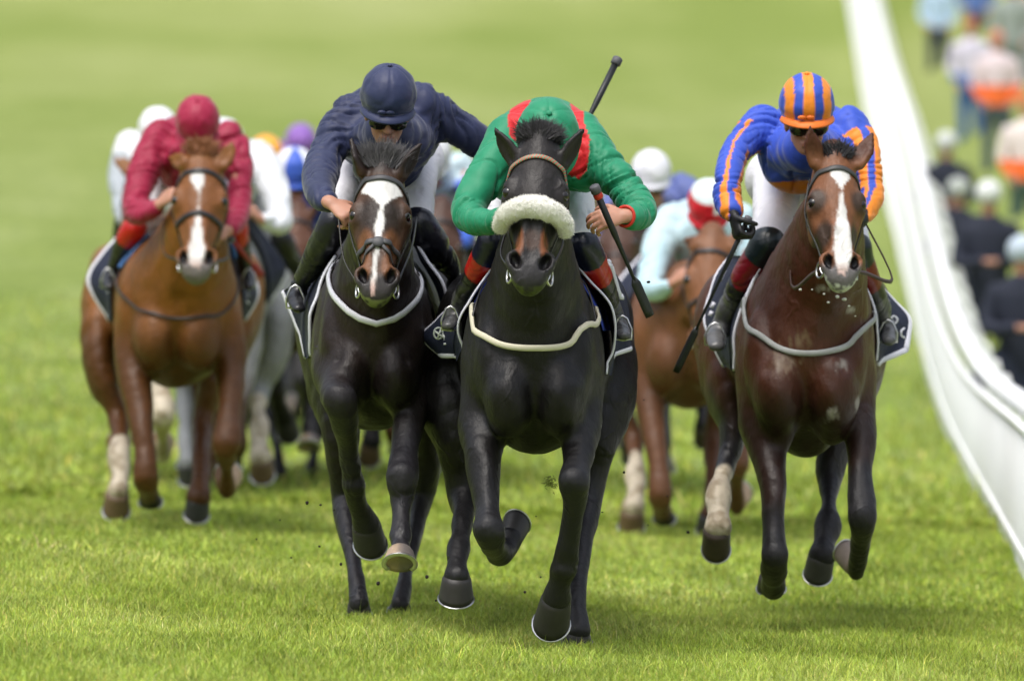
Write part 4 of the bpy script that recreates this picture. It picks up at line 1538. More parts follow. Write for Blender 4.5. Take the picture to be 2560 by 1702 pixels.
cloth(lead, "saddle_cloth", [
    [(1254, 640, 1.0), (1215, 690, .98), (1175, 745, .96), (1152, 790, .95), (1146, 835, .97), (1158, 872, 1.0)],
    [(1250, 640, 1.3), (1222, 690, 1.3), (1196, 745, 1.3), (1180, 800, 1.3), (1172, 850, 1.3), (1172, 900, 1.3)]],
    M_CLOTHN, border=[('row', 0)], border_r=6)
cloth(lead, "saddle_cloth", [
    [(1428, 640, 1.0), (1462, 690, .98), (1505, 735, .96), (1530, 775, .95), (1538, 830, .97), (1530, 885, 1.0), (1490, 932, 1.0)],
    [(1432, 640, 1.3), (1462, 690, 1.3), (1480, 745, 1.3), (1492, 800, 1.3), (1496, 850, 1.3), (1496, 900, 1.3), (1490, 930, 1.3)]],
    M_CLOTHN, border=[('row', 0)], border_r=6)
# number cloth: reaches back over the loins, its corners flying out
ncl, G, nn = cloth(lead, "number_cloth", [
    [(1180, 760, 1.35), (1150, 812, 1.35), (1150, 845, 1.36), (1158, 888, 1.38)],
    [(1150, 765, 1.5), (1120, 800, 1.48), (1100, 850, 1.46), (1104, 888, 1.46)],
    [(1118, 775, 1.62), (1088, 806, 1.60), (1054, 842, 1.58), (1096, 885, 1.56)]],
    M_CLOTHN, border=[('row', 2), ('col', -1)], border_r=8)
ncr, G2, nn2 = cloth(lead, "number_cloth", [
    [(1480, 655, 1.35), (1505, 720, 1.35), (1520, 800, 1.35), (1518, 890, 1.38)],
    [(1520, 655, 1.5), (1545, 720, 1.5), (1560, 800, 1.5), (1565, 875, 1.5)],
    [(1524, 658, 1.7), (1556, 720, 1.7), (1570, 800, 1.7), (1578, 870, 1.6)]],
    M_CLOTHN, border=[('col', 0), ('col', -1)], border_r=8)

def mark(h, parent, strokes, r, mat=None, name="cloth_mark", sep=False):
    if sep:
        for s in strokes: mark(h, parent, [s], r, mat, name)
        return
    """printed strokes on a cloth: each a list of (px,py,dd)"""
    mb = MB()
    for s in strokes:
        pts = [h.rig.W(*q) for q in s]
        mb.add(tube(pts, h.rig.R(r), seg=6, flat=.3, normal=np.array([0, -1.0, 0.15]), n=3 if len(pts) > 2 else 1))
    return h.th.part(name, mb.V, mb.F, mat or M_LETTER, under=parent)
cir = [(1096 + 11 * math.cos(a), 833 + 14 * math.sin(a), 1.44) for a in np.linspace(0, 2 * math.pi, 17)]
mark(lead, ncl, [cir, [(1085, 826, 1.43), (1112, 846, 1.43)], [(1104, 818, 1.43), (1093, 848, 1.43)], [(1108, 836, 1.43), (1114, 858, 1.43)], [(1109, 860, 1.42), (1122, 859, 1.42)]], 2.6)
mark(lead, ncr, [[(1514, 662, 1.36), (1530, 668, 1.40)], [(1527, 668, 1.40), (1536, 700, 1.42), (1548, 738, 1.44), (1558, 742, 1.46)]], 9, M_WHITE)

# ------------------------------------------------------------------ lead jockey
GREEN = np.array((.012, .235, .115)); RED = np.array((.60, .015, .02)); WHITE = np.array((.75, .75, .8))
def silks_green(V, N, h, arms, tor, R):
    C = np.tile(GREEN, (len(V), 1)) * (1 + .10 * fbm(V * 12, 2))[:, None]
    # red epaulettes running over the shoulders
    px = 1280 + V[:, 0] * F / V[:, 1]
    py = YH - (V[:, 2] - CH) * F / V[:, 1]
    m = np.zeros(len(V), bool)
    for poly in (((1268, 297), (1283, 250), (1326, 250), (1312, 310), (1293, 356), (1275, 341)),
                 ((1424, 250), (1459, 250), (1459, 302), (1475, 350), (1468, 425), (1448, 449), (1420, 436), (1440, 400), (1443, 330), (1430, 290))):
        ins = np.zeros(len(V), bool)
        for (xa, ya), (xb, yb) in zip(poly, poly[1:] + poly[:1]):
            c = ((ya > py) != (yb > py)) & (px < (xb - xa) * (py - ya) / (yb - ya + 1e-9) + xa)
            ins ^= c
        m |= ins & (V[:, 1] < 30.9)
    C[m] = RED
    return C
LEADJ = dict(
    seat=(1345, 620, 1.3), seed=0, fold=.011,
    cap=(1370, 336, .62, 84), cap_f=(0, -.62, -.80), cap_u=(.03, -.80, .62), goggles=True,
    torso=[(1362, 400, .82, 60, 60), (1364, 380, 1.04, 124, 100), (1362, 366, 1.18, 134, 118), (1356, 362, 1.38, 120, 104), (1350, 385, 1.55, 100, 85)],
    torso_bulges=[(1448, 435, .92, 48, 70, 50), (1262, 440, .95, 40, 60, 60)],
    arms=[dict(n=[(1275, 345, .95, 58, 58), (1240, 400, .88, 50, 50), (1195, 470, .80, 46, 46), (1170, 530, .72, 42, 42), (1185, 552, .66, 40, 38), (1225, 552, .58, 34, 32), (1258, 548, .50, 27, 27)],
               wrist=(1268, 548, .47), hand=((.9, -.6, .1), (0, .3, -1), (.3, -.8, .6), 1.2)),
          dict(n=[(1450, 340, .95, 58, 58), (1490, 390, .88, 52, 52), (1545, 450, .80, 46, 46), (1588, 505, .72, 44, 44), (1602, 530, .66, 40, 40), (1588, 542, .58, 33, 33), (1572, 543, .52, 24, 27)],
               wrist=(1562, 540, .49), hand=((-.86, -.35, -.10), (-.30, .8, -.55), (-.1, -.3, .9), .75))],
    hips=[(1300, 440, 1.55, 90, 80), (1350, 430, 1.65, 110, 85), (1400, 440, 1.55, 90, 80)],
    legs=[dict(knee=3, n=[(1285, 450, 1.5, 62, 66), (1262, 500, 1.3, 52, 56), (1245, 560, 1.06, 42, 46), (1232, 604, .98, 36, 40), (1218, 632, 1.0, 31, 34), (1203, 665, 1.05, 30, 32), (1178, 708, 1.12, 25, 28), (1152, 745, 1.2, 19, 22), (1135, 788, 1.22, 16, 18)],
               toe=[(1140, 785, 1.24, 17, 17), (1126, 806, 1.14, 19, 13), (1120, 815, 1.08, 18, 11)]),
          dict(knee=3, n=[(1415, 450, 1.5, 62, 66), (1432, 500, 1.3, 54, 58), (1446, 560, 1.06, 44, 48), (1458, 612, .98, 37, 40), (1474, 640, 1.0, 34, 36), (1490, 676, 1.05, 31, 34), (1512, 725, 1.12, 26, 28), (1534, 775, 1.2, 19, 22), (1545, 810, 1.22, 16, 18)],
               toe=[(1545, 810, 1.24, 17, 17), (1556, 830, 1.14, 20, 13), (1560, 840, 1.08, 18, 11)])],
    bands=[(0, 4.25, (.008, .010, .025)), (4.25, 5.45, (.42, .012, .010)), (6.6, 20, (.07, .07, .07))],
    silks=silks_green, capfn=lambda L, ph, el: np.tile(GREEN, (len(L), 1)))
jl, hl, gr, slk = jockey(Rig(29.3), LEADJ, "rider in green silks with red shoulder panels, head down, whip in hand", .0066)
RL = Rig(29.3)
whip("black whip with red grip band held by the rider in green", RL.W(1489, 475, .36), RL.W(1625, 790, .55), .0125)
V, Fc = torus(RL.W(1563, 541, .495), .036, .006, RL.W(1563, 541, .49) - RL.W(1600, 545, .6), 20, 8)
jl.part("wrist_band", V, Fc, M_RED)
lead.reins([(0, RL.W(1275, 552, .40), (-.035, 0, -.02)), (1, RL.W(1400, 560, .62), (.03, .0, .02))])
# ------------------------------------------------------------------ dark bay in the navy rider's hands
BAYD = (.018, .010, .008)
NAVYH = dict(
    base=(935, 1150, .9),
    poll=(955, 412, .14), muzzle=(939, 752, -.12), head_side=(1, 0, .02), head_w=1.0,
    ears=[((896, 424, .16), (872, 352, .17), (-.8, .2, .1)), ((1012, 432, .16), (1054, 362, .18), (.7, -.5, 0))],
    neck=[(953, 470, .30, 50, 68), (948, 570, .42, 72, 108), (942, 670, .56, 86, 148), (935, 780, .70, 112, 180), (932, 870, .85, 125, 180)],
    trunk=[(930, 850, .66, 85, 85), (930, 850, .78, 125, 205), (932, 830, 1.2, 160, 225), (935, 800, 1.7, 180, 225), (938, 780, 2.1, 190, 195), (938, 770, 2.45, 155, 150), (938, 770, 2.6, 90, 90)],
    bulges=[(874, 935, .55, 56, 100, 95), (990, 935, .55, 56, 100, 95), (838, 860, .62, 38, 80, 100), (1024, 860, .62, 38, 80, 100), (822, 860, .78, 34, 100, 140), (1045, 860, .78, 34, 100, 140),
            (800, 800, 2.0, 58, 180, 140), (1090, 800, 2.0, 58, 180, 140), (932, 990, .8, 70, 90, 68)],
    grooves=[([(932, 830, .40), (932, 920, .375), (932, 1000, .40)], 15, .04), ([(875, 780, .36), (852, 840, .42), (846, 900, .44)], 6, .04), ([(990, 780, .36), (1012, 840, .42), (1016, 900, .44)], 6, .04)],
    legs=[
        leg([(845, 880, .76, 58, 90), (833, 925, .66, 48, 60), (838, 965, .50, 41, 46), (849, 1005, .32, 40, 40), (860, 1045, .38, 32, 34), (868, 1095, .48, 23, 25), (878, 1165, .58, 21, 24), (885, 1210, .64, 29, 32),
             (892, 1250, .70, 25, 27), (905, 1285, .76, 27, 28), (914, 1310, .80, 33, 33)],
            knobs=[(849, 1002, .30, 37, 30, 38), (886, 1213, .62, 28, 32, 24)],
            hoof=((914, 1305, .80, 37), (924, 1362, .88, 43), (.1, -1, .25))),
        leg([(1030, 890, .76, 58, 92), (1030, 960, .70, 46, 62), (1024, 1040, .56, 39, 48), (1013, 1120, .42, 31, 36), (1007, 1195, .28, 36, 37), (1006, 1235, .28, 27, 31), (1003, 1285, .24, 22, 24),
             (1001, 1335, .18, 28, 30), (1001, 1362, .14, 23, 25), (1001, 1385, .10, 28, 28)],
            knobs=[(1007, 1192, .26, 34, 28, 36), (1001, 1338, .18, 27, 30, 20)],
            hoof=((1001, 1380, .10, 33), (999, 1418, .04, 43), (0, -.8, .55)), hoofcol=(.14, .12, .11), hooflight=((.45, .33, .22), .8)),
        leg([(815, 810, 1.95, 70, 140), (825, 950, 1.75, 60, 110), (848, 1060, 1.62, 46, 72), (856, 1150, 1.62, 36, 46), (863, 1240, 1.66, 30, 36), (866, 1290, 1.60, 32, 40), (876, 1350, 1.48, 21, 26),
             (888, 1430, 1.32, 16, 20), (894, 1485, 1.24, 22, 26), (896, 1510, 1.20, 25, 27)], dark=(3, 4.5),
            hoof=((896, 1505, 1.20, 27), (898, 1540, 1.23, 34), (0, -1, -.1))),
        leg([(1068, 810, 1.95, 70, 140), (1072, 950, 1.85, 58, 105), (1066, 1060, 1.85, 46, 72), (1062, 1150, 1.90, 40, 52), (1056, 1220, 1.95, 33, 44), (1045, 1290, 1.90, 24, 34), (1032, 1360, 1.78, 19, 24),
             (1014, 1440, 1.62, 16, 20), (1006, 1490, 1.52, 19, 23), (1003, 1510, 1.48, 22, 24)],
            hoof=((1003, 1508, 1.48, 24), (998, 1532, 1.51, 33), (0, -1, -.1))),
    ],
    coat=BAYD, dark=(2.2, 3.4), darkcol=(.020, .0185, .022),
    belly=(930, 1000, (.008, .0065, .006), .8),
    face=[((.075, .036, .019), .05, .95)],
    facespots=[((.030, .020, .016), 0, .36, .10, .13), ((.16, .065, .025), -.055, .55, .03, .09), ((.16, .065, .025), .055, .55, .03, .09), ((.17, .07, .03), -.04, .74, .025, .08), ((.17, .07, .03), .04, .74, .025, .08)],
    muzzlecol=((.045, .040, .040), .80),
    white=[(.085, .0, .018), (.115, .0, .052), (.16, .0, .080), (.185, .006, .082), (.215, .008, .058), (.26, .008, .030), (.285, .008, .018), (.30, .008, .008), (.34, .006, .009), (.42, .002, .017), (.47, .0, .018), (.52, -.002, .010), (.60, -.004, .010), (.70, -.010, .009), (.80, -.012, .008), (.90, -.013, .009), (.95, -.014, .004)],
    froth=((.25, .28, .10), .7),
)
NR = Rig(30.3)
navyh = Horse(NR, NAVYH, "racehorse", "dark bay horse with a wide white star and thin stripe, crossed noseband", .008)
forelock(navyh, -.01, 2200, .095, .9, new_mat("grey_mane", (.11, .105, .11), rough=.6, var=.3, var_scale=60), 5, y=-.02, w=.055, droop=-.1, r=.0017)  # mane hair coloured a lighter grey than the black hair
navyh.bridle(brow_t=.095, nose_t=.575, nose_r=.012, cross=True, ring_t=.84, mat=new_mat("grey_leather", (.055, .055, .06), rough=.5, var=.3, var_scale=30))
strap_body(navyh, "breast_strap", [(826, 640, .95), (838, 672, .82), (862, 712, .68), (895, 745, .56), (940, 762, .50), (985, 750, .56), (1025, 722, .66), (1050, 690, .8), (1066, 650, .95)], 9, M_WHITESTRAP)
strap_body(navyh, "neck_strap", [(1025, 590, .8), (1035, 640, .75), (1048, 690, .75)], 4, M_LEATHER)
strap_body(navyh, "neck_strap", [(862, 600, .8), (852, 650, .75), (845, 690, .75)], 4, M_LEATHER)
cloth(navyh, "saddle_cloth", [
    [(836, 640, 1.0), (815, 680, .98), (790, 740, .96), (776, 790, .95), (780, 850, .97), (795, 885, 1.0)],
    [(850, 640, 1.3), (832, 680, 1.3), (815, 740, 1.3), (800, 800, 1.3), (798, 850, 1.3), (800, 890, 1.3)]],
    M_CLOTHN, border=[('row', 0)], border_r=8)
cloth(navyh, "saddle_cloth", [
    [(1035, 600, 1.0), (1062, 645, .98), (1090, 680, .96), (1110, 715, .95), (1122, 760, .97), (1122, 820, 1.0)],
    [(1030, 600, 1.3), (1050, 645, 1.3), (1068, 700, 1.3), (1078, 760, 1.3), (1080, 800, 1.3), (1080, 840, 1.3)]],
    M_CLOTHN, border=[('row', 0)], border_r=8)
cloth(navyh, "number_cloth", [
    [(815, 690, 1.3), (805, 770, 1.3), (798, 840, 1.3), (792, 886, 1.34)],
    [(760, 700, 1.45), (762, 770, 1.43), (768, 830, 1.42), (786, 884, 1.40)],
    [(706, 728, 1.58), (728, 780, 1.54), (752, 835, 1.50), (782, 888, 1.46)]],
    M_CLOTHN, border=[('row', 2)], border_r=9)

NAVY = np.array((.022, .029, .078))
def silks_navy(V, N, h, arms, tor, R):
    return np.tile(NAVY, (len(V), 1)) * (1 + .15 * fbm(V * 12, 2))[:, None]
NAVYJ = dict(
    seat=(945, 600, 1.3), seed=3, fold=.012,
    cap=(971, 236, .42, 74), cap_f=(.05, -.93, -.34), cap_u=(.06, -.34, .93),
    torso=[(972, 330, .60, 62, 60), (972, 350, .85, 115, 85), (968, 330, 1.12, 128, 110), (960, 310, 1.35, 118, 100), (955, 330, 1.6, 100, 85)],
    torso_bulges=[(972, 420, .85, 85, 70, 60)],
    arms=[dict(n=[(884, 285, .88, 54, 54), (842, 335, .80, 47, 47), (811, 395, .70, 43, 43), (800, 440, .58, 42, 41), (797, 465, .48, 38, 38), (800, 490, .36, 36, 34), (818, 505, .28, 27, 27)],
               wrist=(828, 508, .24), hand=((.72, -.45, -.45), (.35, .35, -.85), (.6, -.3, .7), 1.0)),
          dict(n=[(1055, 262, .90, 54, 54), (1105, 295, .95, 48, 48), (1160, 328, 1.0, 42, 42), (1205, 358, 1.05, 38, 38), (1270, 368, 1.06, 34, 34), (1345, 362, 1.06, 30, 30), (1400, 355, 1.06, 25, 25)],
               wrist=(1408, 354, 1.06), hand=((.95, -.05, .1), (.1, .5, -.8), (0, 0, 1), 1.2))],
    hips=[(895, 420, 1.6, 90, 85), (955, 400, 1.7, 110, 85), (1020, 400, 1.6, 90, 85)],
    legs=[dict(knee=3, n=[(885, 420, 1.55, 62, 66), (868, 460, 1.35, 50, 54), (850, 510, 1.1, 42, 46), (838, 556, .98, 38, 42), (824, 585, 1.0, 36, 38), (798, 630, 1.08, 30, 32), (772, 675, 1.15, 23, 26), (752, 710, 1.2, 18, 20), (742, 735, 1.2, 16, 18)],
               toe=[(745, 728, 1.22, 18, 18), (738, 752, 1.12, 19, 14), (748, 772, 1.04, 17, 11)]),
          dict(knee=3, n=[(1035, 405, 1.55, 62, 66), (1042, 450, 1.35, 50, 54), (1045, 510, 1.12, 40, 46), (1048, 560, 1.0, 38, 42), (1064, 585, 1.02, 38, 40), (1095, 625, 1.1, 32, 34), (1120, 660, 1.2, 24, 28), (1135, 700, 1.3, 18, 20), (1135, 735, 1.3, 16, 18)],
               toe=[(1135, 730, 1.3, 18, 18), (1138, 752, 1.2, 19, 14), (1138, 768, 1.1, 17, 11)])],
    bands=[(0, 4.6, (.010, .010, .018))],
    silks=silks_navy, capfn=lambda L, ph, el: np.tile(NAVY * 1.15, (len(L), 1)))
jn, hn, grn, _ = jockey(NR, NAVYJ, "rider in plain navy silks and cap, face showing under dark goggles", .0085)
whip("black whip raised behind the shoulder of the rider in green", NR.W(1541, 155, 1.16), NR.W(1400, 440, 1.0), .013, red=False, flap=False)
navyh.reins([(0, NR.W(846, 540, .2), (-.02, 0, -.02)), (1, NR.W(1042, 545, .85), (.02, .0, .02))])
# ------------------------------------------------------------------ chestnut on the left
CHEST = (.20, .072, .010)
CHEH = dict(
    base=(441, 1010, 1.0),
    poll=(503, 385, .14), muzzle=(488, 700, -.12), head_side=(1, 0, .0), head_w=1.02,
    ears=[((455, 405, .16), (420, 392, .30), (0, -1, 0)), ((556, 408, .16), (583, 352, .18), (-.2, -1, 0))],
    neck=[(500, 450, .30, 42, 58), (496, 530, .42, 62, 90), (480, 620, .58, 88, 125), (458, 710, .75, 118, 155), (445, 790, .9, 125, 160)],
    trunk=[(441, 770, .70, 85, 80), (441, 775, .85, 138, 175), (441, 750, 1.3, 160, 190), (436, 730, 1.8, 175, 190), (434, 715, 2.2, 188, 165), (434, 710, 2.5, 150, 130), (434, 710, 2.65, 80, 80)],
    bulges=[(388, 840, .62, 54, 90, 90), (495, 840, .62, 54, 90, 90), (330, 780, .85, 38, 100, 125), (555, 780, .85, 36, 100, 125),
            (285, 750, 2.1, 66, 170, 125), (585, 750, 2.1, 66, 170, 125), (441, 905, .85, 66, 90, 60)],
    grooves=[([(441, 750, .46), (441, 830, .445), (441, 900, .475)], 11, .05)],
    legs=[
        leg([(345, 810, .82, 52, 80), (338, 900, .76, 46, 62), (342, 980, .66, 37, 46), (352, 1050, .58, 28, 34), (362, 1120, .52, 23, 28), (366, 1190, .48, 30, 31),
             (368, 1212, .56, 24, 26), (370, 1225, .72, 18, 20), (372, 1232, .84, 22, 23), (372, 1240, .92, 20, 20)], dark=(9, 10), darkcol=(.05, .02, .008),
            hoof=((372, 1238, .92, 24), (376, 1262, .98, 31), (0, -.6, 1)), hoofcol=(.03, .025, .022)),
        leg([(550, 810, .82, 52, 80), (572, 900, .76, 42, 60), (576, 970, .66, 32, 42), (572, 1040, .55, 26, 32), (567, 1105, .46, 35, 34), (566, 1130, .52, 26, 28), (567, 1165, .68, 16, 20),
             (567, 1205, .80, 20, 24), (567, 1222, .84, 22, 24)], dark=(9, 10),
            hoof=((567, 1218, .84, 26), (572, 1190, .92, 37), (0, .2, 1)), hoofcol=(.16, .07, .03), hooflight=((.5, .36, .26), .8)),
        leg([(262, 760, 2.05, 56, 125), (252, 880, 1.85, 46, 95), (262, 960, 1.75, 33, 60), (288, 1020, 1.72, 26, 36), (298, 1060, 1.68, 23, 32), (302, 1095, 1.55, 17, 21), (298, 1140, 1.42, 28, 29), (302, 1185, 1.34, 22, 23), (296, 1225, 1.28, 29, 29)],
            sock=5.2, hoof=((294, 1228, 1.28, 31), (291, 1278, 1.34, 36), (0, -1, .3)), hoofcol=(.14, .09, .05)),
        leg([(600, 760, 2.05, 56, 125), (570, 880, 1.85, 46, 95), (530, 960, 1.75, 33, 60), (510, 1030, 1.72, 25, 34), (505, 1085, 1.66, 27, 34), (503, 1130, 1.50, 20, 24), (502, 1185, 1.36, 22, 23), (500, 1215, 1.3, 20, 20), (496, 1240, 1.26, 28, 28)],
            dark=(9, 10), hoof=((496, 1240, 1.26, 30), (491, 1290, 1.30, 33), (0, -1, -.05)), hoofcol=(.045, .045, .045)),
    ],
    coat=CHEST, dark=(99, 99), darkcol=(.03, .015, .01),
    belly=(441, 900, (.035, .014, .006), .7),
    face=[((.20, .074, .022), .0, .9)],
    muzzlecol=((.16, .14, .13), .835), tailmat=M_HAIRC,
    white=[(.13, -.012, .004), (.16, -.012, .024), (.20, -.010, .030), (.24, -.006, .018), (.29, -.004, .006), (.33, -.003, .003), (.45, .0, .004), (.52, .0, .012), (.62, .0, .020), (.72, .0, .030), (.80, .0, .036), (.86, .0, .030), (.90, .0, .01)],
    patches=[(400, 960, .6, 30, (.12, .04, .012))],
)
MR = Rig(36.8)
chest = Horse(MR, CHEH, "racehorse", "bright chestnut horse with a white star and blaze, light blue pad under its saddle", .0125)
forelock(chest, -.02, 500, .07, .5, M_HAIRC, 8, y=-.01, w=.05, r=.004)
chest.bridle(brow_t=.13, nose_t=.47, nose_r=.012, ring_t=.80, mat=M_LEATHER)
strap_body(chest, "breast_strap", [(340, 690, .95), (360, 740, .75), (400, 775, .62), (441, 785, .58), (485, 775, .62), (525, 740, .75), (548, 690, .95)], 4, M_LEATHER)
cloth(chest, "saddle_pad", [
    [(378, 596, 1.0), (350, 618, .98), (318, 645, .98), (302, 668, 1.0)],
    [(370, 590, 1.3), (348, 612, 1.3), (325, 640, 1.3), (318, 680, 1.3)]], M_LBLUEPAD)
cloth(chest, "saddle_pad", [
    [(540, 590, 1.0), (560, 600, .98), (582, 615, .98), (590, 645, 1.0)],
    [(540, 590, 1.3), (556, 605, 1.3), (570, 625, 1.3), (580, 655, 1.3)]], M_LBLUEPAD)
ncl, _, _ = cloth(chest, "number_cloth", [
    [(372, 640, 1.25), (335, 700, 1.25), (312, 760, 1.25), (292, 802, 1.3)],
    [(345, 590, 1.4), (290, 660, 1.4), (268, 730, 1.4), (278, 790, 1.4)],
    [(324, 560, 1.6), (262, 630, 1.58), (220, 706, 1.55), (276, 800, 1.5)]],
    M_CLOTHN, border=[('row', 2)], border_r=9)
ncr, _, _ = cloth(chest, "number_cloth", [
    [(560, 630, 1.25), (585, 690, 1.25), (596, 750, 1.25), (594, 796, 1.3)],
    [(600, 650, 1.45), (620, 700, 1.45), (630, 740, 1.45), (604, 796, 1.4)],
    [(606, 650, 1.6), (632, 690, 1.6), (643, 740, 1.55), (612, 800, 1.5)]],
    M_CLOTHN, border=[('row', 2)], border_r=8)
def scribble(h, parent, x0, y0, dx, dy, dd, n, size, r, seed):
    rg = np.random.default_rng(seed); st = []
    for i in range(n):
        cx, cy = x0 + dx * i, y0 + dy * i
        k = i % 3
        if k == 0: st.append([(cx - size, cy, dd), (cx + size, cy - size * .4, dd)])
        elif k == 1: st.append([(cx - size, cy + size * .5, dd), (cx, cy - size * .5, dd), (cx + size, cy + size * .5, dd)])
        else: st.append([(cx - size, cy + 2, dd), (cx - size * .3, cy - size * .6, dd), (cx + size * .9, cy, dd)])
    mark(h, parent, st, r)
scribble(chest, ncl, 262, 700, 8, 15, 1.36, 5, 10, 2.6, 2)
scribble(chest, ncr, 615, 700, 0, 14, 1.36, 5, 8, 2.6, 3)
mark(chest, ncl, [[(262, 702, 1.36), (278, 678, 1.36), (304, 664, 1.36)]], 3.0, M_WHITE)

MAROON = np.array((.30, .009, .045))
def silks_maroon(V, N, h, arms, tor, R):
    C = np.tile(MAROON, (len(V), 1)) * (1 + .12 * fbm(V * 10, 2))[:, None]
    return C
MARJ = dict(
    seat=(445, 560, 1.3), seed=6, fold=.012,
    cap=(494, 300, .55, 59), cap_f=(0, -.80, -.60), cap_u=(.03, -.60, .80),
    torso=[(494, 370, .75, 50, 48), (488, 385, .95, 98, 70), (478, 375, 1.2, 104, 88), (465, 370, 1.4, 96, 78), (455, 385, 1.6, 80, 66)],
    torso_bulges=[(480, 440, .95, 75, 60, 50)],
    arms=[dict(n=[(400, 345, .92, 45, 45), (370, 400, .85, 42, 42), (350, 460, .75, 38, 38), (340, 515, .64, 35, 35), (342, 530, .55, 31, 31), (362, 530, .48, 27, 27), (388, 520, .42, 22, 22)],
               wrist=(398, 512, .40), hand=((.6, -.4, .5), (.6, .4, -.3), (.0, -.3, 1), 1.1)),
          dict(n=[(575, 345, .92, 42, 42), (594, 400, .85, 36, 36), (600, 460, .75, 33, 33), (596, 520, .64, 30, 30), (592, 545, .55, 28, 28), (585, 560, .48, 24, 24), (575, 572, .42, 20, 20)],
               wrist=(572, 574, .40), hand=((-.5, -.6, -.2), (-.5, .4, -.5), (-.2, -.3, .9), 1.1))],
    hips=[(410, 440, 1.6, 72, 66), (455, 430, 1.7, 90, 66), (510, 440, 1.6, 72, 66)],
    legs=[dict(knee=3, n=[(400, 450, 1.5, 50, 52), (375, 490, 1.3, 42, 46), (352, 540, 1.1, 33, 36), (336, 570, 1.0, 28, 31), (325, 587, 1.02, 26, 28), (310, 615, 1.08, 24, 26), (295, 650, 1.15, 20, 22), (278, 690, 1.2, 15, 17)],
               toe=[(278, 690, 1.2, 14, 14), (270, 704, 1.1, 15, 11), (274, 718, 1.02, 13, 9)]),
          dict(knee=3, n=[(525, 450, 1.5, 50, 52), (560, 490, 1.3, 42, 46), (585, 540, 1.1, 30, 34), (594, 570, 1.0, 24, 28), (598, 590, 1.02, 22, 26), (602, 615, 1.08, 20, 24), (610, 650, 1.15, 18, 20), (618, 690, 1.2, 14, 16)],
               toe=[(618, 690, 1.2, 14, 14), (622, 704, 1.1, 15, 11), (622, 718, 1.02, 13, 9)])],
    bands=[(0, 4.4, (.50, .010, .008))],
    breech_mat=M_BREECH,
    silks=silks_maroon, capfn=lambda L, ph, el: np.tile(MAROON * 1.1, (len(L), 1)), goggles=True)
jm, hm, grm, _ = jockey(MR, MARJ, "rider in maroon silks and cap bent low over the chestnut's neck", .011)
whip("dark red whip held beside the chestnut's neck by the maroon rider", MR.W(578, 598, .42), MR.W(655, 690, .8), .012, mat=M_REDDARK, red=False)
chest.reins([(0, MR.W(410, 545, .45), (-.04, 0, -.05)), (1, MR.W(566, 575, .45), (.04, .0, -.04))])
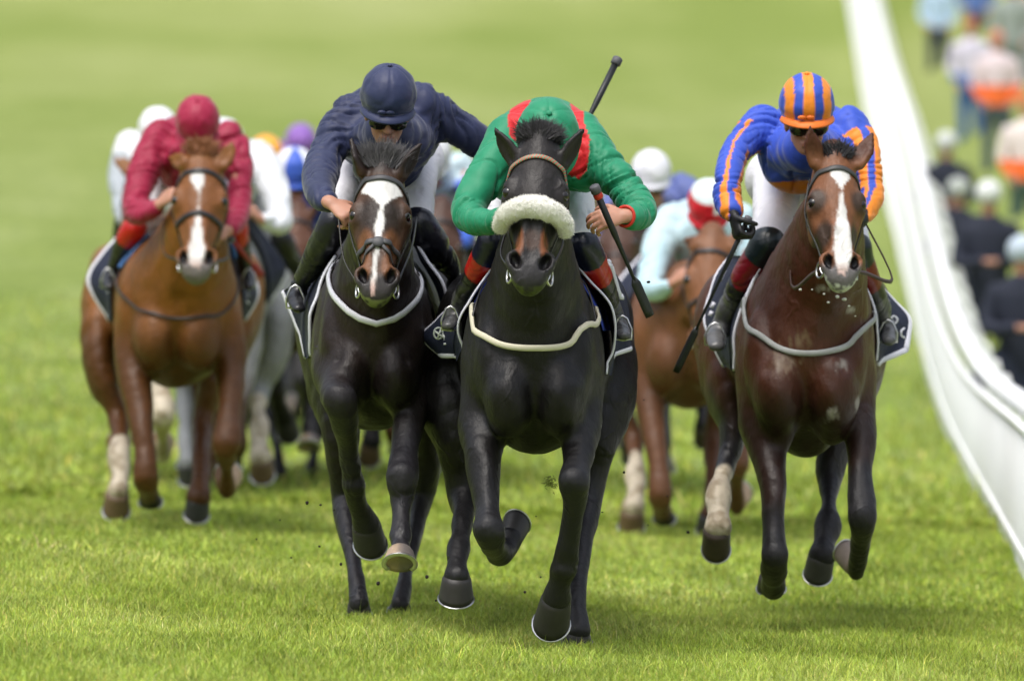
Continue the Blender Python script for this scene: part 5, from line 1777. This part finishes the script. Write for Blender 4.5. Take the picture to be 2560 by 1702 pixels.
# ------------------------------------------------------------------ bay on the right
BAY = (.062, .019, .008)
BAYH = dict(
    base=(2015, 1200, 1.0),
    poll=(2094, 385, .14), muzzle=(2108, 715, -.12), head_side=(1, .16, .02), head_w=.98,
    ears=[((2040, 402, .14), (2026, 318, .12), (.1, -1, 0)), ((2146, 402, .18), (2182, 330, .22), (-.3, -1, .1))],
    neck=[(2090, 450, .30, 50, 70), (2080, 540, .42, 74, 108), (2058, 640, .58, 98, 150), (2034, 750, .75, 130, 185), (2018, 860, .9, 145, 190)],
    trunk=[(2015, 860, .68, 100, 90), (2015, 880, .82, 152, 225), (2012, 850, 1.3, 180, 235), (2000, 820, 1.8, 198, 230), (1992, 795, 2.2, 208, 200), (1990, 785, 2.5, 165, 150), (1990, 785, 2.65, 90, 90)],
    bulges=[(1948, 975, .57, 66, 100, 108), (2080, 975, .57, 66, 100, 108), (1905, 890, .64, 44, 80, 110), (2122, 890, .64, 44, 80, 110), (1892, 890, .82, 50, 110, 150), (2136, 890, .82, 46, 110, 150),
            (1828, 820, 2.1, 78, 180, 150), (2150, 820, 2.1, 78, 180, 150), (2010, 1070, .85, 80, 90, 72), (1950, 1060, .62, 40, 50, 60), (2075, 1050, .62, 45, 50, 60)],
    grooves=[([(2012, 870, .41), (2010, 950, .385), (2005, 1050, .41)], 16, .04), ([(1950, 790, .38), (1925, 850, .44), (1920, 920, .46)], 6, .04), ([(2080, 790, .38), (2104, 850, .44), (2108, 920, .46)], 6, .04)],
    legs=[
        leg([(1905, 950, .80, 62, 95), (1905, 1050, .74, 56, 74), (1920, 1130, .64, 44, 54), (1930, 1210, .54, 32, 38), (1934, 1290, .50, 26, 31), (1937, 1380, .46, 33, 34), (1936, 1420, .54, 29, 32),
             (1934, 1445, .72, 23, 25), (1932, 1462, .84, 27, 28), (1932, 1470, .90, 24, 24)], dark=(3.4, 4.4),
            knobs=[(1937, 1385, .44, 33, 28, 36)],
            hoof=((1930, 1440, .88, 33), (1928, 1482, .96, 38), (0, -.7, 1)), hoofcol=(.05, .045, .045), hooflight=((.4, .34, .3), .6)),
        leg([(2132, 950, .80, 58, 95), (2146, 1040, .72, 44, 66), (2153, 1110, .62, 33, 42), (2152, 1190, .52, 27, 33), (2155, 1285, .44, 35, 35), (2155, 1318, .48, 31, 33), (2150, 1365, .62, 20, 24), (2143, 1410, .74, 24, 27), (2140, 1430, .80, 22, 23)], dark=(2.7, 3.5),
            knobs=[(2155, 1290, .42, 34, 28, 34)],
            hoof=((2136, 1420, .82, 26), (2106, 1384, .90, 33), (0, .1, 1)), hoofcol=(.30, .24, .20)),
        leg([(1800, 830, 2.0, 66, 145), (1812, 960, 1.8, 52, 110), (1828, 1050, 1.7, 33, 62), (1830, 1110, 1.66, 30, 44), (1818, 1160, 1.60, 23, 30), (1806, 1200, 1.48, 19, 23), (1796, 1243, 1.38, 32, 31), (1794, 1283, 1.32, 23, 24), (1793, 1318, 1.28, 34, 32)],
            dark=(1.0, 2.2), sock=4.6, hoof=((1792, 1318, 1.28, 36), (1790, 1374, 1.36, 38), (0, -1, .3)), hoofcol=(.055, .04, .03)),
        leg([(2160, 830, 2.0, 66, 145), (2140, 960, 1.8, 52, 110), (2105, 1070, 1.7, 38, 64), (2080, 1150, 1.66, 36, 48), (2074, 1210, 1.60, 24, 32), (2073, 1262, 1.48, 19, 23), (2069, 1315, 1.38, 30, 31), (2062, 1355, 1.32, 24, 25), (2056, 1385, 1.28, 32, 32)],
            dark=(1.0, 2.2), hoof=((2055, 1382, 1.28, 35), (2044, 1440, 1.33, 38), (-.15, -1, -.1)), hoofcol=(.05, .047, .045)),
    ],
    coat=BAY, dark=(2, 3), darkcol=(.014, .013, .015),
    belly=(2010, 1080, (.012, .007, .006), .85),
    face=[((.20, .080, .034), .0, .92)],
    facespots=[((.05, .03, .02), -.09, .33, .04, .09), ((.05, .03, .02), .09, .33, .04, .09), ((.05, .03, .02), -.065, .58, .03, .10), ((.05, .035, .02), .065, .58, .02, .08)],
    muzzlecol=((.13, .12, .12), .82),
    white=[(.10, .012, .020), (.125, .010, .042), (.17, .010, .040), (.21, .010, .020), (.245, .010, .008), (.28, .010, .003), (.32, .010, .008), (.42, .010, .015), (.52, .008, .026), (.62, .005, .036), (.72, .004, .040), (.80, .004, .034), (.86, .002, .024), (.91, 0, .01)],
    froth=((.62, .64, .55), .95),
    patches=[(2055, 720, .4, 16, (.5, .48, .42)), (2130, 775, .5, 12, (.5, .48, .42)), (1960, 905, .45, 40, (.22, .17, .12)), (2105, 915, .45, 20, (.45, .42, .38)), (2080, 1035, .4, 22, (.5, .47, .42)), (2150, 1008, .5, 20, (.45, .42, .38)), (2000, 860, .4, 40, (.18, .14, .07))],
)
OR = Rig(31.0)
bay = Horse(OR, BAYH, "racehorse", "bay horse with a broad white blaze and froth on its chest, beside the running rail", .0095)
forelock(bay, -.01, 1400, .05, 1.1, M_HAIR, 12, y=-.02, w=.055, r=.0022)
bay.bridle(brow_t=.105, ring_t=.80, mat=new_mat("worn_leather", (.045, .045, .045), rough=.5, var=.3, var_scale=30))
strap_body(bay, "breast_strap", [(1872, 772, 1.0), (1905, 790, .8), (1935, 840, .62), (1975, 875, .52), (2025, 882, .48), (2075, 870, .52), (2115, 840, .62), (2150, 800, .8), (2172, 785, 1.0)], 8, M_GREYSTRAP)
strap_body(bay, "neck_strap", [(1935, 700, .9), (1925, 750, .8), (1915, 795, .75)], 4, M_GREYSTRAP)
cloth(bay, "saddle_cloth", [
    [(1960, 640, 1.0), (1928, 690, .98), (1890, 750, .96), (1856, 810, .95), (1838, 870, .97), (1832, 925, 1.0)],
    [(1960, 640, 1.3), (1938, 700, 1.3), (1915, 760, 1.3), (1895, 820, 1.3), (1875, 880, 1.3), (1860, 925, 1.3)]],
    M_CLOTHN, border=[('row', 0)], border_r=8)
cloth(bay, "saddle_cloth", [
    [(2120, 650, 1.0), (2150, 700, .98), (2178, 750, .96), (2190, 800, .95), (2190, 860, .97), (2188, 900, 1.0)],
    [(2110, 650, 1.3), (2130, 700, 1.3), (2150, 750, 1.3), (2165, 800, 1.3), (2170, 860, 1.3), (2170, 900, 1.3)]],
    M_CLOTHN, border=[('row', 0)], border_r=6)
ncl, _, _ = cloth(bay, "number_cloth", [
    [(1880, 640, 1.3), (1850, 730, 1.3), (1830, 820, 1.3), (1825, 900, 1.32), (1828, 925, 1.34)],
    [(1840, 640, 1.5), (1800, 730, 1.5), (1778, 810, 1.5), (1800, 880, 1.46), (1822, 918, 1.42)],
    [(1830, 636, 1.7), (1790, 690, 1.7), (1762, 790, 1.62), (1778, 850, 1.55), (1812, 915, 1.5)]],
    M_CLOTHN, border=[('row', 2)], border_r=9)
ncr, _, _ = cloth(bay, "number_cloth", [
    [(2160, 700, 1.3), (2172, 780, 1.3), (2178, 840, 1.3), (2180, 900, 1.34)],
    [(2190, 705, 1.5), (2215, 760, 1.5), (2235, 830, 1.46), (2190, 904, 1.42)],
    [(2200, 712, 1.7), (2238, 755, 1.66), (2272, 800, 1.6), (2266, 874, 1.5)],
    ], M_CLOTHN, border=[('row', 2), ('col', -1)], border_r=9)
mark(bay, ncr, [[(2226, 798, 1.40), (2234, 790, 1.40), (2244, 798, 1.40), (2238, 808, 1.40), (2228, 808, 1.40), (2226, 798, 1.40)],
                [(2262, 820, 1.44), (2254, 826, 1.42), (2253, 838, 1.42), (2262, 844, 1.44)],
                
                [(2206, 745, 1.44), (2222, 752, 1.44), (2214, 786, 1.42)]], 3.2, M_WHITE, sep=True)
mark(bay, ncl, [[(1812, 672, 1.46), (1800, 704, 1.46)], [(1786, 756, 1.44), (1778, 770, 1.44)], [(1780, 778, 1.44), (1774, 790, 1.44)]], 6, M_WHITE, sep=True)

ORANGE = np.array((.85, .26, .02)); BLUE = np.array((.035, .085, .50))
def silks_bo(V, N, h, arms, tor, R):
    C = np.tile(BLUE, (len(V), 1)) * (1 + .10 * fbm(V * 12, 2))[:, None]
    # lower body orange
    c = R.W(1990, 398, .9)
    nz = .012 * vnoise(V * 8)
    for i, rows in enumerate(arms):
        d, idx = near_chain(rows, V)
        ax = np.array(rows[3][:3]) - np.array(rows[0][:3])
        P = np.array([r[:3] for r in rows])
        f = idx.astype(int).clip(0, len(rows) - 2); fr = (idx - f)[:, None]
        cen = P[f] * (1 - fr) + P[f + 1] * fr
        q = V - cen
        an = np.arctan2(q[:, 1] + .3 * q[:, 2], q[:, 0]) + .25 * vnoise(V * 4 + i)
        on = np.sin(an * 3 + (0.6 if i == 0 else 1.4) + idx * .25) > .25
        arm = (idx > .75) & (d < .085)
        m = on & arm
        C[m] = ORANGE
    low = (V[:, 2] < c[2] - .09 + nz) & (np.min([near_chain(r, V)[0] for r in arms], axis=0) > .075)
    C[low] = ORANGE
    return C
def cap_bo(L, ph, el):
    x = L[:, 0] / .107
    s = np.abs(x)
    on = (s < .19) | ((s > .52) & (s < .84))
    return np.where(on[:, None], ORANGE, BLUE)
BOJ = dict(
    seat=(2020, 620, 1.3), seed=11, fold=.011,
    cap=(2017, 258, .42, 73), cap_f=(.04, -.97, -.22), cap_u=(.0, -.22, .97), peakcol=ORANGE * np.array((.95, .7, 1)),
    torso=[(2014, 370, .62, 58, 58), (2016, 385, .85, 112, 80), (2020, 370, 1.12, 124, 105), (2022, 350, 1.35, 115, 98), (2020, 370, 1.6, 95, 85)],
    torso_bulges=[(1985, 430, .88, 70, 60, 52)],
    arms=[dict(n=[(1908, 312, .88, 48, 48), (1868, 345, .80, 40, 40), (1838, 385, .70, 36, 36), (1825, 425, .58, 33, 33), (1820, 460, .50, 30, 30), (1818, 495, .44, 32, 32), (1828, 525, .38, 26, 26)],
               wrist=(1832, 535, .36), hand=((.25, -.25, -.93), (.75, .3, .1), (.3, -.9, .2), 1.3)),
          dict(n=[(2122, 308, .90, 44, 44), (2154, 352, .84, 37, 37), (2170, 400, .76, 32, 32), (2172, 450, .68, 30, 30), (2175, 495, .60, 32, 32), (2166, 525, .52, 28, 28), (2156, 545, .46, 22, 22)],
               wrist=(2150, 552, .44), hand=((-.5, -.5, -.5), (-.5, .4, -.4), (-.2, -.3, .9), 1.2))],
    hips=[(1945, 450, 1.6, 85, 80), (2010, 430, 1.7, 110, 80), (2080, 450, 1.6, 85, 80)],
    legs=[dict(knee=3, n=[(1945, 445, 1.5, 64, 66), (1940, 500, 1.3, 58, 62), (1932, 560, 1.1, 50, 54), (1918, 610, .98, 40, 44), (1900, 640, 1.0, 37, 40), (1868, 690, 1.05, 33, 36), (1840, 740, 1.12, 28, 32), (1815, 785, 1.2, 24, 28), (1798, 825, 1.22, 20, 22)],
               toe=[(1800, 822, 1.24, 22, 22), (1788, 845, 1.14, 23, 16), (1792, 866, 1.06, 20, 13)]),
          dict(knee=3, n=[(2080, 450, 1.5, 62, 66), (2105, 510, 1.3, 50, 56), (2130, 570, 1.1, 38, 42), (2145, 620, .98, 32, 36), (2152, 650, 1.0, 30, 34), (2168, 698, 1.05, 28, 31), (2190, 745, 1.12, 24, 27), (2208, 790, 1.2, 20, 22), (2216, 820, 1.22, 17, 19)],
               toe=[(2216, 818, 1.24, 18, 18), (2220, 838, 1.14, 20, 14), (2222, 852, 1.06, 18, 12)])],
    bands=[(0, 4.1, (.008, .016, .018)), (4.1, 5.3, (.16, .006, .012)), (5.9, 20, (.10, .10, .10))],
    glove=(.012, .012, .014),
    silks=silks_bo, capfn=cap_bo)
jo, ho, gro, _ = jockey(OR, BOJ, "rider in royal blue silks with orange stripes and a striped cap", .0068)
whip("long black whip pointing down from the gloved hand of the rider in blue and orange", OR.W(1868, 552, .34), OR.W(1690, 930, .55), .010, red=False)
bay.reins([(0, OR.W(1985, 545, .75), (-.06, 0, -.16)), (1, OR.W(2165, 560, .5), (.12, .0, -.12))], mat=M_BROWNLEATHER, r=.009)

for i, (x, y, dd, r) in enumerate([(2093, 742, .1, 6), (2071, 756, .15, 4), (2112, 748, .1, 7), (2030, 724, .2, 3), (2001, 724, .3, 4), (2122, 765, .2, 4), (2138, 790, .3, 3), (2085, 712, .0, 6), (2060, 735, .2, 3)]):
    p = OR.W(x, y, dd)
    V, Fc = ball(p, np.array((1, .8, .7)) * OR.R(r) * .8, 8, 6)
    V = np.array(V); V += (V - p) * (.5 * vnoise(V * 120))[:, None]
    tag(link_mesh("froth_fleck", V, Fc, M_FOAM, origin=p), "white fleck of froth flying from the mouth of the blazed bay", "froth", "froth flecks under the bay's chin")
# ------------------------------------------------------------------ the rest of the field
def solid(c, v=.12):
    c = np.array(c)
    return lambda V, N, h, arms, tor, R: np.tile(c, (len(V), 1)) * (1 + v * fbm(V * 10, 2))[:, None]
def sleeves(body, arm, cut=.075, i0=.8):
    body = np.array(body); arm = np.array(arm)
    def f(V, N, h, arms, tor, R):
        C = np.tile(body, (len(V), 1))
        for rows in arms:
            d, idx = near_chain(rows, V)
            C[(d < cut) & (idx > i0)] = arm
        return C
    return f
def plain(c):
    c = np.array(c)
    return lambda L, ph, el: np.tile(c, (len(L), 1))
def stripes_cap(a, b, n=6):
    a, b = np.array(a), np.array(b)
    return lambda L, ph, el: np.where((np.sin(ph * n / 2 + 1.57) > .35)[:, None], b, a)

TM = dict(chestnut=(CHEH, 36.8, 441, MARJ, 494, 300), bay=(BAYH, 31.0, 2015, BOJ, 2017, 258), navy=(NAVYH, 30.3, 935, NAVYJ, 971, 236))
def mount(tmpl, D, x, shift, capx, capy, mirror, coat, hlabel, jlabel, silks, capfn, peakcol=None, dark=None, darkcol=(.015, .014, .015), white=None, face=None, socks=None, breech=None, bands=None, glove=None, voxel=.021, hd=0):
    hs_, D0, cx, js_, jx, jy = TM[tmpl]
    s = D0 / D
    r = Rig(D, cx, 390, x, 390 + shift, s, mirror)
    sp = dict(hs_); sp['coat'] = coat; sp['patches'] = []; sp['facespots'] = []
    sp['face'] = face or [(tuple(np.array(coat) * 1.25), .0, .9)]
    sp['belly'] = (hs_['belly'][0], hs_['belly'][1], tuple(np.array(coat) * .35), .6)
    if 'white' in sp and not white: del sp['white']
    if 'froth' in sp: del sp['froth']
    if hd:
        dn = lambda q: (q[0], q[1] + hd, *q[2:])
        sp['poll'] = dn(sp['poll']); sp['muzzle'] = dn(sp['muzzle'])
        sp['ears'] = [(dn(a), dn(b), c) for a, b, c in sp['ears']]
        sp['neck'] = [(q[0], q[1] + hd * w, *q[2:]) for q, w in zip(sp['neck'], (1, .85, .55, .2, 0))]
    lg2 = []
    for i, lg in enumerate(hs_['legs']):
        q = dict(lg); q.pop('sock', None)
        if dark: q['dark'] = dark
        else: q['dark'] = (99, 99)
        if socks and i in socks: q['sock'] = socks[i]
        lg2.append(q)
    sp['legs'] = lg2; sp['darkcol'] = darkcol
    h = Horse(r, sp, "racehorse", hlabel, voxel)
    h.bridle(brow_t=.12, nose_t=.5)
    R2 = Rig(D, jx, jy, capx, capy, s, mirror)
    if hs_ is CHEH:
        cloth(h, "number_cloth", [[(372, 640, 1.25), (335, 700, 1.25), (312, 760, 1.25), (292, 802, 1.3)], [(345, 590, 1.4), (290, 660, 1.4), (268, 730, 1.4), (278, 790, 1.4)], [(324, 560, 1.6), (262, 630, 1.58), (220, 706, 1.55), (276, 800, 1.5)]], M_CLOTHN, border=[('row', 2)], border_r=9)
        cloth(h, "number_cloth", [[(560, 630, 1.25), (585, 690, 1.25), (596, 750, 1.25), (594, 796, 1.3)], [(600, 650, 1.45), (620, 700, 1.45), (630, 740, 1.45), (604, 796, 1.4)], [(606, 650, 1.6), (632, 690, 1.6), (643, 740, 1.55), (612, 800, 1.5)]], M_CLOTHN, border=[('row', 2)], border_r=8)
    else:
        cloth(h, "number_cloth", [[(1880, 640, 1.3), (1850, 730, 1.3), (1830, 820, 1.3), (1825, 900, 1.32)], [(1840, 640, 1.5), (1800, 730, 1.5), (1778, 810, 1.5), (1800, 880, 1.46)], [(1830, 636, 1.7), (1790, 690, 1.7), (1762, 790, 1.62), (1788, 870, 1.55)]] if hs_ is BAYH else
              [[(815, 690, 1.3), (805, 770, 1.3), (798, 840, 1.3)], [(760, 700, 1.45), (762, 770, 1.43), (768, 830, 1.42)], [(716, 728, 1.58), (736, 780, 1.54), (756, 835, 1.50)]], M_CLOTHN, border=[('row', 2)], border_r=9)
    js = dict(js_); js['silks'] = silks; js['capfn'] = capfn; js['peakcol'] = peakcol; js['eyes'] = False; js['glove'] = glove
    js['seed'] = int(capx) % 17
    js['seat'] = (jx, jy + 340, 1.3)
    if bands is not None: js['bands'] = bands
    if js_ is NAVYJ:
        js['arms'] = [NAVYJ['arms'][0], dict(BOJ['arms'][1])]
        a = dict(n=[(q[0] - 2017 + 971 + 4, q[1] - 258 + 236, *q[2:]) for q in BOJ['arms'][1]['n']])
        w = BOJ['arms'][1]['wrist']
        a['wrist'] = (w[0] - 2017 + 971 + 4, w[1] - 22, w[2]); a['hand'] = BOJ['arms'][1]['hand']
        js['arms'] = [NAVYJ['arms'][0], a]
    j = jockey(R2, js, jlabel, .017)
    return h, j

WHT = (.72, .73, .76)
mount('chestnut', 42.0, 412, 15, 395, 322, True, (.20, .085, .03), "chestnut horse half hidden behind the left edge of the bright chestnut", "rider in white cap and pale grey sleeves behind the maroon rider's shoulder",
      sleeves(WHT, (.38, .42, .46)), plain((.80, .80, .86)), socks={0: 5}, bands=[])
mount('chestnut', 40.5, 520, -8, 560, 352, True, (.36, .36, .36), "grey horse with pale lower legs close behind the bright chestnut", "rider in all white silks close behind the maroon rider",
      solid((.74, .76, .80)), plain((.74, .76, .80)), dark=(2, 4), darkcol=(.25, .26, .27), socks={1: 3.0, 2: 4.5}, bands=[])
mount('navy', 43.0, 728, 10, 735, 420, False, (.085, .034, .018), "brown horse between the bright chestnut and the wide-starred dark bay", "rider in royal blue silks and white cap with blue stripes",
      solid((.03, .08, .42)), stripes_cap((.74, .76, .84), (.05, .12, .55), 5), dark=(2, 4), peakcol=(.05, .12, .55), hd=150)
mount('bay', 50.0, 668, 0, 665, 385, False, (.10, .045, .025), "brown horse far back under the rider in the orange cap", "rider in an orange cap far behind the white-sleeved rider", solid((.7, .7, .74)), plain((.90, .40, .05)), dark=(2, 3), bands=[], hd=110)
mount('chestnut', 54.0, 770, 0, 752, 352, True, (.04, .022, .016), "dark horse furthest back under the rider in the purple cap", "rider in a purple cap furthest back in the field", solid((.25, .10, .40)), plain((.26, .12, .46)), dark=(2, 3), bands=[], hd=110)
mount('chestnut', 43.5, 1050, 6, 1082, 380, False, (.06, .028, .018), "dark brown horse hidden between the navy and green riders' mounts", "rider in pale blue silks with royal blue sleeves behind the navy rider's arm",
      sleeves((.55, .68, .74), (.05, .14, .62)), plain((.75, .76, .80)), dark=(2, 3.5), bands=[], hd=150)
mount('bay', 43.5, 1600, 10, 1628, 428, True, (.07, .035, .025), "brown horse far behind the lead horse's right side", "rider in a plain white cap and dark blue silks behind the green rider's elbow",
      solid((.10, .13, .33)), plain((.80, .80, .88)), dark=(2, 3), bands=[], hd=170)
mount('chestnut', 38.5, 1722, 80, 1772, 506, False, (.17, .070, .030), "light bay horse running behind the whip of the rider in blue and orange", "rider in pale blue silks and a red cap with a white crown",
      sleeves((.50, .66, .72), (.48, .68, .76)), lambda L, ph, el: np.where(((el > .55) | ((L[:, 0] < -.02) & (el > .15)))[:, None], np.array((.70, .80, .82)), np.array((.62, .01, .025))), peakcol=(.62, .01, .025), dark=(9, 10), bands=[(0, 20, (.008, .014, .03))], socks={2: 5}, hd=130)

# ------------------------------------------------------------------ people beyond the rail
M_CLOTHP = new_mat("plain_clothes", attr=True, rough=.85, var=.15, var_scale=10)
def stander(label, x, ytop, D, top, legs, hat=None, hatcol=None, h=1.8, lean=0.0, arms=0.3, tabard=None, group="people beyond the rail", cat="person", skin=SKIN, turn=1):
    p = PW(x, ytop, D)
    p[2] = p[2] - h
    g = float(gz(p[0], D))
    th = Thing("person", label, cat, p, group)
    k = h / 1.8
    def A(a, b, c): return p + np.array([a + lean * c * .3, b, c * 1.0]) * k
    def ch(rows, kk=.03): return chain([[*A(*q[:3]), q[3] * k, q[4] * k] for q in rows], k=kk, n=2)
    head = A(0, 0, 1.64)
    bd = [ell(head, (.068 * k, .085 * k, .108 * k), k=.03), ch([(0, 0, 1.45, .055, .055), (0, 0, 1.56, .05, .05)]), ch([(0, 0, .92, .13, .09), (0, 0, 1.2, .13, .09), (0, 0, 1.42, .15, .08)])]
    sh = [ch([(0, 0, .92, .17, .125), (0, 0, 1.15, .165, .12), (0, 0, 1.36, .20, .115), (0, 0, 1.46, .10, .08)], .05)]
    tr = [ch([(0, 0, 1.0, .16, .12), (0, 0, .86, .16, .12)])]
    for s in (-1, 1):
        el = A(s * .26, -.03 * arms, 1.14); 
        wr = A(s * (.24 - .18 * arms), -.28 * arms - .03, 1.14 - .24 * (1 - arms))
        so = A(s * .19, 0, 1.40)
        sh.append(chain([[*so, .065 * k, .065 * k], [*el, .055 * k, .055 * k], [*wr, .045 * k, .045 * k]], k=.04, n=2))
        bd.append(chain([[*so, .04, .04], [*el, .035, .035], [*wr, .03, .03], [*(wr + unit(wr - el) * .08), .035, .022], [*(wr + unit(wr - el) * .16), .018, .014]], k=.02, n=2))
        tr.append(ch([(s * .09, 0, .88, .095, .10), (s * .10, -.01, .5, .07, .075), (s * .11, 0, .08, .055, .06)]))
        bd.append(ch([(s * .09, 0, .88, .06, .06), (s * .11, 0, .1, .04, .04)]))
    V, Q = mesh_prims(bd, .022); th.part("body", V, Q, M_SKIN, colors=np.tile(np.array(skin), (len(V), 1)))
    V, Q = mesh_prims(sh, .024)
    C = np.tile(np.array(top), (len(V), 1))
    if tabard is not None:
        z = (V[:, 2] - p[2]) / k
        C[z < tabard[1]] = tabard[0]
    th.part("jacket", V, Q, M_CLOTHP, colors=C)
    V, Q = mesh_prims(tr, .024); th.part("trousers", V, Q, M_CLOTHP, colors=np.tile(np.array(legs), (len(V), 1)))
    sb = MB()
    for s in (-1, 1):
        q = ball(A(s * .11, -.06, .04), np.array((.05, .13, .045)) * k)
        th.part("shoe", *q, M_LEATHER)
    if hat == 'helmet':
        th.part("helmet", *ball(A(0, .0, 1.70), np.array((.11, .13, .11)) * k, 18, 12), M_CLOTHP, colors=np.tile(np.array(hatcol), (19 * 0 + 18 * 13, 1)))
    elif hat == 'cap':
        th.part("cap", *ball(A(0, -.01, 1.71), np.array((.10, .125, .07)) * k, 18, 12), M_CLOTHP, colors=np.tile(np.array(hatcol), (18 * 13, 1)))
    elif hat == 'hair':
        th.part("hair", *ball(A(0, .02, 1.68), np.array((.09, .10, .10)) * k, 18, 12), M_CLOTHP, colors=np.tile(np.array(hatcol), (18 * 13, 1)))
    return th
ND = (.014, .018, .035); GH = (.60, .62, .62); OG = (.85, .16, .03)
P_ = stander
P_("person in dark uniform and pale grey helmet, highest of the helmeted row", 2366, 330, 84, ND, ND, 'helmet', GH, arms=.8)
P_("person in dark uniform and grey helmet, second from the rail", 2396, 445, 78, ND, ND, 'helmet', (.42, .45, .42), arms=.9)
P_("person in dark uniform and white helmet with bare forearms raised", 2472, 452, 68, ND, ND, 'helmet', (.70, .72, .72), arms=1.0)
P_("person in dark uniform and bluish helmet at the picture's right edge", 2555, 590, 60, ND, ND, 'helmet', (.48, .56, .66), arms=1.0)
P_("bareheaded person in dark uniform standing close to the rail", 2432, 590, 74, ND, ND, 'hair', (.05, .03, .02), arms=1.0)
P_("person in dark uniform bending low at the rail", 2530, 760, 60, (.016, .022, .045), ND, 'hair', (.08, .04, .02), arms=1.0)
P_("person in a light blue shirt and dark trousers nearest the top of the rail", 2345, -75, 128, (.45, .60, .78), (.04, .05, .07), 'hair', (.1, .06, .04))
P_("person in a blue jacket at the top edge beside the light blue shirt", 2440, -110, 132, (.10, .18, .45), (.05, .06, .10), 'hair', (.08, .05, .03))
P_("person in a pale top over blue jeans, second along the slope", 2428, 40, 105, (.62, .58, .70), (.05, .13, .35), 'hair', (.45, .16, .08), tabard=((.05, .15, .40), 1.06))
P_("person in a white top with an orange vest round the waist", 2492, 70, 96, (.72, .60, .64), (.08, .11, .12), 'hair', (.55, .20, .14), tabard=(OG, 1.14))
P_("person in a grey green coat at the upper right corner", 2530, -60, 108, (.30, .34, .32), (.18, .22, .20), 'cap', (.30, .30, .28))
P_("person in a beige coat at the top right corner", 2575, -120, 118, (.50, .42, .38), (.25, .22, .20), 'hair', (.30, .20, .16))
P_("person in a white shirt and bright orange vest cut by the right edge", 2568, 230, 84, (.78, .68, .66), (.07, .12, .10), 'hair', (.60, .20, .08), tabard=(OG, 1.12))
P_("person in a grey coat behind the orange vest by the corner", 2560, 20, 112, (.30, .33, .35), (.20, .23, .24), 'hair', (.2, .15, .12))

# ------------------------------------------------------------------ kicked-up turf
M_SOIL = new_mat("soil", (.018, .013, .009), rough=.9)
def clod(x, y, D, r, green=False, i=0):
    rg = np.random.default_rng(i + 50)
    p = PW(x, y, D); rr = r * .8 * D / F
    if green:
        V, Fc = strands([p + rg.normal(0, rr * .28, 3) for _ in range(60)], rg.normal(0, 1, (60, 3)), rr * .45, .0026, i, .9, .1, 4)
        o = link_mesh("grass_tuft", V, Fc, M_TURFBIT, origin=p)
        tag(o, "green tuft of torn turf in mid air under the lead horse's belly", "turf")
    else:
        V, Fc = ball(p, rr * rg.uniform(.6, 1.2, 3), 8, 6)
        V = np.array(V); V += (V - p) * (.5 * vnoise(V * 90))[:, None]
        o = link_mesh("turf_clod", V, Fc, M_SOIL, origin=p)
        tag(o, "small dark clod of turf kicked up into the air", "turf", "kicked-up turf clods")
M_TURFBIT = new_mat("torn_grass", (.22, .27, .05), rough=.8)
clod(1378, 1206, 29.9, 34, True, 1)
for i, (x, y, D, r) in enumerate([(767, 1257, 30.5, 6), (801, 1262, 30.8, 4), (835, 1275, 31, 3), (641, 1347, 30.5, 4), (728, 1393, 30.4, 5), (799, 1365, 30.5, 4), (852, 1410, 30.2, 4), (946, 1457, 30.0, 6), (1067, 1442, 30.2, 7), (1622, 705, 30.0, 6), (1620, 1312, 29.6, 4), (1312, 1480, 29.4, 4), (1352, 1442, 29.4, 3), (1066, 1441, 30.4, 4), (1506, 1280, 30, 3), (700, 1300, 31, 4), (890, 1330, 30.8, 3), (1090, 1500, 30, 4), (1250, 1520, 29.6, 3), (1560, 1180, 30.3, 3), (1610, 1000, 30.6, 3), (1210, 1250, 30.5, 4), (1340, 1290, 30, 4), (1668, 1240, 32, 4), (1720, 1330, 32, 4)]):
    clod(x, y, D, r, False, i)
